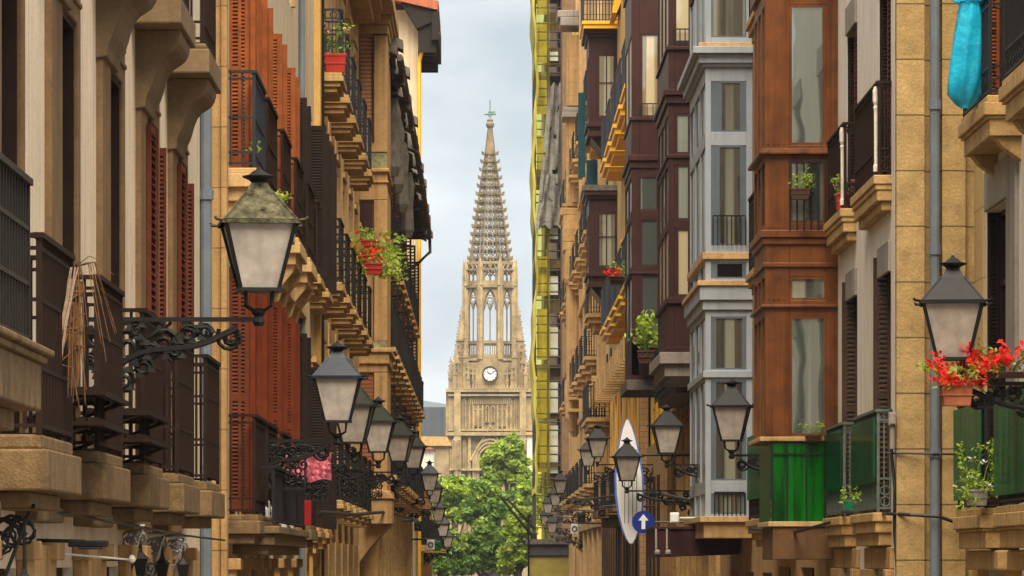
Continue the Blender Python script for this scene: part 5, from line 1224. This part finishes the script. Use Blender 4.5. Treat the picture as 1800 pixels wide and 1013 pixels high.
# person-free far detail: round sign, surfboard, awnings
Ys = 88.0
r = root('surfboard_sign', (XA(1107,Ys), Ys, ZA(958,Ys)), 'upright white surfboard with blue outline hung as a shop sign, right side', 'shop sign')
prof = [(737,2),(752,9),(772,15),(800,21),(835,25.5),(870,26),(905,22),(930,16),(948,9),(957,3)]
def brd(e): return [(XA(1106+(p-847)*.03+w*1.0*sgn*e,Ys), ZA(847+(p-847)*(1 if e == 1 else .985),Ys)) for sgn, seq in ((1,prof),(-1,prof[::-1])) for p, w in seq]
q = MB(); q.prism(brd(1), 'y', Ys, Ys+.07); build('blue_edge', q, m_boardb, r)
q = MB(); q.prism(brd(.86), 'y', Ys-.02, Ys+.09); build('board', q, m_board, r)
q = MB()
for px in (1098,1105,1112,1119): q.box(XA(px,Ys)-.008, XA(px,Ys)+.008, Ys-.025, Ys-.018, ZA(920,Ys), ZA(790,Ys))
build_each('stripe', q, m_greystone, r)
q = MB(); q.tube([(XA(1128,Ys),Ys+.05,ZA(800,Ys)),(4.6,Ys+.05,ZA(800,Ys))], .025, 5); build('bracket', q, m_iron, r)
Ys = 80.0
r = root('traffic_sign', (XA(1131,Ys), Ys, ZA(918,Ys)), 'round blue traffic sign with white upward arrow, right side', 'traffic sign')
R = 20*Ys/F; q = MB(); cx, cz = XA(1131,Ys), ZA(918,Ys); q.prism([(cx+R*cos(2*pi*i/28), cz+R*sin(2*pi*i/28)) for i in range(28)], 'y', Ys, Ys+.03); build('disc', q, m_blue, r)
q = MB(); q.prism([(cx-.035,cz-.13),(cx+.035,cz-.13),(cx+.035,cz+.03),(cx+.095,cz+.03),(cx,cz+.15),(cx-.095,cz+.03),(cx-.035,cz+.03)], 'y', Ys-.01, Ys+.001); build('arrow', q, m_whitepanel, r)
q = MB(); q.tube([(cx,Ys+.05,cz),(4.55,Ys+.05,cz)], .02, 5); q.tube([(cx+R*.5,Ys+.06,0),(cx+R*.5,Ys+.06,cz+R*.6)], .03, 6); build('post', q, m_scaf, r)
Ya = 76.0
r = root('awning', (XA(1180,Ya), Ya, ZA(980,Ya)), 'closed dark maroon awning with two small floodlights beside the blue traffic sign', 'awning')
q = MB(); x0, x1 = XA(1150,Ya), 4.5; q.prism([(x0,ZA(930,Ya)),(x1,ZA(915,Ya)),(x1,ZA(975,Ya)),(x0,ZA(980,Ya))], 'y', Ya, Ya+3.5); q.box(x0-.02, x1, Ya-.03, Ya+3.5, ZA(931,Ya), ZA(926,Ya)); build('canopy', q, m_maroon, r, bevel=.01)
for px in (1153, 1172):
    q = MB(); q.tube([(XA(px,Ya),Ya-.06,ZA(930,Ya)),(XA(px,Ya),Ya-.12,ZA(965,Ya))], .02, 5); q.lathe((XA(px+2,Ya),Ya-.14,ZA(974,Ya)), [(.05,0),(.055,.04),(.03,.08)], 8); build('floodlight', q, m_greystone, r)
r = root('meter_box', (XA(1185,75.5), 75.5, ZA(918,75.5)), 'small grey box mounted above the maroon awning', 'box')
q = MB(); q.box(XA(1178,75.5), XA(1194,75.5), 75.5, 75.7, ZA(920,75.5), ZA(901,75.5)); q.box(XA(1179,75.5), XA(1193,75.5), 75.48, 75.5, ZA(918,75.5), ZA(903,75.5)); q.box(XA(1190,75.5), 4.55, 75.6, 75.64, ZA(912,75.5), ZA(909,75.5)); build('case', q, m_whitepanel, r, bevel=.01)
# kiosk at bottom right of the street end
Yk = 205
r = root('kiosk', (XA(965,Yk), Yk, 0), 'dark flat-roofed street kiosk with mustard panel at the bottom of the view', 'kiosk')
build('canopy', MB().box(XA(929,Yk), XA(1000,Yk), Yk, Yk+5, ZA(978,Yk), ZA(950,Yk)), m_concrete, r, bevel=.05)
q = MB(); q.box(XA(929,Yk)-.1, XA(1000,Yk)+.1, Yk-.15, Yk+5.1, ZA(957,Yk), ZA(948,Yk)); build('roof', q, m_eave, r)
build('panel', MB().box(XA(931,Yk), XA(1000,Yk), Yk+.1, Yk+4.8, 0, ZA(978,Yk)), m_mustard, r)
q = MB(); q.tube([(XA(929,Yk),Yk-.2,0),(XA(929,Yk),Yk-.2,ZA(905,Yk))], .05, 5); build('post', q, m_iron, r)
r = root('raised_barrier', (XA(935,210), 210, ZA(945,210)), 'pair of dark slanting beams rising in front of the trees by the kiosk', 'barrier')
q = MB(); q.tube([(XA(936,210),210,ZA(943,210)),(XA(880,210),210,ZA(874,210))], .07, 4, False, .05); q.tube([(XA(940,210),210.4,ZA(930,210)),(XA(893,210),210.4,ZA(878,210))], .07, 4, False, .04)
for t in (.2,.45,.7,.9): a = 936-56*t; c = 943-69*t; q.tube([(XA(a,210),210,ZA(c,210)),(XA(a+9,210),210.4,ZA(c-6,210))], .05, 4)
q.box(XA(933,210), XA(944,210), 209.8, 210.6, 0, ZA(938,210)); build('beam', q, m_eaved, r)
# cables and wires
def wire(pts, r_, label, m=m_cable, name='cable'):
    q = MB(); P3 = []
    for (px, py, Y) in pts: P3.append((XA(px,Y), Y, ZA(py,Y)))
    q.tube(P3, r_, 5); return tag(build(name, q, m, origin=P3[0]), label, 'cable')
wire([(-5,893,25.5),(60,900,26.5),(120,903,28),(180,915,29.8),(240,925,32),(300,938,35),(352,945,38.5),(395,950,43)], .010, 'black cable sagging along the wall below the near left balconies')
wire([(1560,797,46.0),(1600,797,45.95),(1640,798,45.9),(1700,799,45.95)], .012, 'thin upper black cable across the ashlar pier')
wire([(1480,900,51),(1560,903,46.1),(1600,905,45.9),(1650,908,45.85),(1700,926,45.9)], .02, 'thick lower black cable drooping across the ashlar pier')
wire([(1566,720,46.15),(1567,800,46.1),(1573,860,46.05),(1572,930,46.1),(1578,1013,46.1)], .02, 'black cable running down the corner beside the grey-green balcony')
wire([(348,560,43.1),(350,700,43.1),(352,860,43.2)], .012, 'thin black cable down the wall beside the near grey drainpipe')
wire([(1472,915,52),(1400,935,53.4),(1320,930,60)], .02, 'black cable slung under the orange oriel house')
wire([(1215,880,78),(1150,866,90),(1075,872,120),(1010,880,160)], .03, 'dark cable sagging along the right wall behind the surfboard')
wire([(560,900,58),(620,905,70),(680,900,92),(735,915,130)], .03, 'dark cable sagging along the left wall under the far balconies')
r = root('junction_box', (XA(1566,46), 46, ZA(750,46)), 'small grey junction box on the corner by the grey-green railing', 'junction box')
q = MB(); q.box(XA(1561,46), XA(1574,46), 45.9, 46.02, ZA(748,46), ZA(725,46)); q.box(XA(1563,46), XA(1572,46), 45.88, 45.9, ZA(746,46), ZA(727,46)); q.tube([(XA(1568,46),45.95,ZA(790,46)),(XA(1568,46),45.95,ZA(748,46))], .03, 8); build('case', q, m_greystone, r, bevel=.006)
# wrought sign brackets at the foot of the left buildings
def signbr(px, py, Y, L, label, m, sc2=1, wall=-2.9):
    x = XA(px,Y); z = ZA(py,Y); r = root('sign_bracket', (x,Y,z), label, 'sign bracket', 'wrought iron shop brackets')
    q = MB(); q.tube([(wall,Y,z),(x,Y,z)], .014, 5)
    u = (x-wall)
    for k, (t, dz, R) in enumerate(((.3,-.12,.09),(.55,-.10,.07),(.8,-.09,.06),(.2,-.3,.07))): q.spiral((wall+u*t,Y,z+dz*sc2), R*sc2, .012, k, 1.6, .010); q.spiral((wall+u*t,Y,z+dz*sc2), R*sc2*.9, .02, k+2, -1.4, .008)
    q.tube([(wall,Y,z-.45*sc2),(wall+u*.35,Y,z-.3*sc2),(wall+u*.9,Y,z-.03)], .012, 5); build('arm', q, m, r)
    cx_, cz_ = x-u*.2, z-.3*sc2; q = MB(); h = .055
    q.hexa([(cx_-.03,Y-.03,cz_-.1),(cx_+.03,Y-.03,cz_-.1),(cx_+.03,Y+.03,cz_-.1),(cx_-.03,Y+.03,cz_-.1)], [(cx_-h,Y-h,cz_+.04),(cx_+h,Y-h,cz_+.04),(cx_+h,Y+h,cz_+.04),(cx_-h,Y+h,cz_+.04)])
    q.lathe((cx_,Y,cz_+.04), [(h*1.3,0),(.02,.05),(.012,.08),(.008,.24*sc2)], 6); build('hanging_lantern', q, m_iron, r); return r
signbr(255,925,34,.4,'bright scrolled iron bracket under the middle of the near left balconies',m_silver)
signbr(292,938,36.5,.4,'bright scrolled iron bracket, second of the shiny group below the balconies',m_silver)
signbr(330,942,38.5,.4,'bright scrolled iron bracket, farthest of the shiny group by the grey drainpipe',m_silver)
signbr(62,890,24.5,.5,'large black scroll bracket in the bottom left corner',m_iron,1.6)
r = root('sign_rod', (XA(50,27), 27, ZA(968,27)), 'thin white horizontal rod with round knob under the near left balconies', 'rod')
q = MB(); q.tube([(XA(48,27),27,ZA(968,27)),(XA(225,31.5),31.5,ZA(984,31.5))], .008, 6); build('bar', q, m_whitepanel, r)
q = MB(); q.lathe((XA(232,31.5),31.5,ZA(990,31.5)), [(.008,0),(.024,.012),(.028,.03),(.02,.05),(.008,.06)], 10); build('knob', q, m_whitepanel, r); q = MB(); q.tube([(-2.9,31.5,ZA(984,31.5)),(XA(230,31.5),31.5,ZA(984,31.5))], .01, 4); q.tube([(-2.95,27,ZA(968,27)),(XA(50,27),27,ZA(968,27))], .01, 4); build('support', q, m_iron, r)
r = root('floodlight', (XA(160,27.5), 27.5, ZA(955,27.5)), 'slim black floodlight bar above the white rod, left side', 'floodlight')
q = MB(); q.box(XA(122,27.5), XA(190,27.5), 27.4, 27.55, ZA(962,27.5), ZA(950,27.5)); q.box(XA(140,27.5), XA(180,27.5), 27.38, 27.5, ZA(966,27.5), ZA(962,27.5)); build('case', q, m_iron, r, bevel=.01); q = MB(); q.tube([(-2.9,27.5,ZA(950,27.5)),(XA(150,27.5),27.5,ZA(952,27.5))], .012, 4); build('arm', q, m_iron, r)
# far low clutter in front of the trees: shop signs hung from the walls
rng = random.Random(17)
cl = [(-1,735,925,120,m_iron,'black projecting shop sign low on the far left, nearest the stone block'),(-1,748,905,150,m_maroon,'dark red projecting shop sign among the far left lamps'),(-1,757,958,140,m_whitepanel,'white projecting shop sign low at the far left'),(-1,768,960,165,m_green,'green projecting shop sign low beside the white one, far left'),(1,1010,930,160,m_whitepanel,'white round-edged shop sign low right of the kiosk'),(1,1022,910,150,m_iron,'black projecting shop sign above the white one, right of the kiosk'),(1,1058,900,112,m_maroon,'dark brown projecting shop box below the lamp left of the surfboard')]
for (s_, px, py, Y, m, lab) in cl:
    x = XA(px,Y); z = ZA(py,Y); w = 7*Y/F; r = root('shop_sign', (x,Y,z), lab, 'shop sign'); q = MB(); q.box(x-w, x+w, Y, Y+.12, z-w*1.3, z+w*1.3); build('panel', q, m, r, bevel=.03)
    q = MB(); q.tube([(x,Y+.06,z+w*1.4),(s_*(4.6 if s_ > 0 else 2.7),Y+.06,z+w*1.4)], .03, 4); q.ring((x,Y-.01,z), w*.6, .02, 'xz', 12); build('bracket', q, m_iron, r)

# ------------------------------------------------------------------ GROUND, HILLS, AIR
q = MB(); q.add([(-3000,-600,0),(3000,-600,0),(3000,9000,0),(-3000,9000,0)], [(0,1,2,3)])
tag(build('street', q, m_street), kind='structure')
q = MB(); q.box(-2.9,-2.2,16,228,.004,.12); tag(build('pavement', q, m_greystone), kind='structure')
q = MB(); q.box(3.9,5.2,16,345,.004,.12); tag(build('pavement', q, m_greystone), kind='structure')
q = MB(); NX, NY = 70, 8; YH = 4200; rng = random.Random(2); ph = [rng.uniform(0,6) for _ in range(8)]
for j in range(NY+1):
    for i in range(NX+1):
        x = -1500+3000*i/NX; t = sin(pi*j/NY); h = (208+14*sin(x*.011+ph[0])+9*sin(x*.031+ph[1])+5*sin(x*.08+ph[2]))*(t**.7)+ (26 if j > 4 else 0)*t*(.5+.5*sin(x*.006+ph[3]))
        q.v.append((x, YH+1600*j/NY, h-2))
for j in range(NY):
    for i in range(NX): a = j*(NX+1)+i; q.f.append([a,a+1,a+NX+2,a+NX+1]); q.m.append(0)
tag(build('hills', q, m_hill, smooth=True), kind='structure')

hz = bpy.data.materials.new('haze'); hz.use_nodes = True; N = hz.node_tree.nodes; N.remove(N['Principled BSDF'])
pv = N.new('ShaderNodeVolumePrincipled'); pv.inputs['Color'].default_value = (.70,.81,.95,1); pv.inputs['Density'].default_value = .00011
hz.node_tree.links.new(pv.outputs['Volume'], N['Material Output'].inputs['Volume'])
tag(build('haze', MB().box(-3100,3100,-700,9100,-1,320), hz), kind='stuff')

# ------------------------------------------------------------------ SKY, SUN, CAMERA
SUN_EL, SUN_AZ = radians(60), radians(-5)     # azimuth measured from straight behind the camera, towards the left
w = bpy.data.worlds.new('World'); sc.world = w; w.use_nodes = True; N = w.node_tree.nodes; L = w.node_tree.links; bg = N['Background']
sky = N.new('ShaderNodeTexSky'); sky.sky_type = 'NISHITA'; sky.sun_disc = False; sky.sun_elevation = SUN_EL; sky.sun_rotation = pi+SUN_AZ; sky.dust_density = 3
tc = N.new('ShaderNodeTexCoord'); mp = N.new('ShaderNodeMapping'); mp.inputs['Scale'].default_value = (1,1,1.7); mp.inputs['Location'].default_value = (.31,.2,.12); L.new(tc.outputs['Generated'], mp.inputs['Vector'])
n1 = N.new('ShaderNodeTexNoise'); n1.inputs['Scale'].default_value = 13; n1.inputs['Detail'].default_value = 7; n1.inputs['Roughness'].default_value = .5; n1.inputs['Distortion'].default_value = .3; L.new(mp.outputs['Vector'], n1.inputs['Vector'])
r1 = N.new('ShaderNodeValToRGB'); r1.color_ramp.elements[0].position = .38; r1.color_ramp.elements[1].position = .60
SKYK = 2.1
r1.color_ramp.elements[0].color = (.50*SKYK,.585*SKYK,.65*SKYK,1); r1.color_ramp.elements[1].color = (.93*SKYK,.95*SKYK,.96*SKYK,1)
L.new(n1.outputs['Fac'], r1.inputs['Fac'])
n2 = N.new('ShaderNodeTexNoise'); n2.inputs['Scale'].default_value = 5; n2.inputs['Detail'].default_value = 4; L.new(mp.outputs['Vector'], n2.inputs['Vector'])
m2 = N.new('ShaderNodeMapRange'); m2.inputs['From Min'].default_value = .38; m2.inputs['From Max'].default_value = .5; m2.inputs['To Min'].default_value = .93; m2.inputs['To Max'].default_value = 1; L.new(n2.outputs['Fac'], m2.inputs['Value'])
mx = N.new('ShaderNodeMix'); mx.data_type = 'RGBA'; L.new(m2.outputs['Result'], mx.inputs['Factor']); L.new(sky.outputs['Color'], mx.inputs['A']); L.new(r1.outputs['Color'], mx.inputs['B'])
L.new(mx.outputs['Result'], bg.inputs['Color']); bg.inputs['Strength'].default_value = .14
sl = bpy.data.lights.new('sun', 'SUN'); sl.energy = 3.0; sl.angle = radians(50); sl.color = (1,.87,.68)
so = bpy.data.objects.new('sun', sl); COL.objects.link(so); so.rotation_euler = (pi/2-SUN_EL, 0, -SUN_AZ)
cd = bpy.data.cameras.new('camera'); cd.sensor_width = 36; cd.lens = 36*F/1800; cd.shift_x = (900-VX)/1800; cd.shift_y = (VY-506.5)/1800; cd.clip_end = 20000; cd.clip_start = .5
co_ = bpy.data.objects.new('camera', cd); COL.objects.link(co_); co_.location = (0,0,CZ); co_.rotation_euler = (pi/2,0,0); sc.camera = co_
sc.view_settings.view_transform = 'Standard'; sc.view_settings.look = 'None'; sc.view_settings.exposure = 1.85; sc.view_settings.gamma = 1
sc.cycles.max_bounces = 8; sc.cycles.volume_bounces = 0; sc.cycles.use_denoising = True
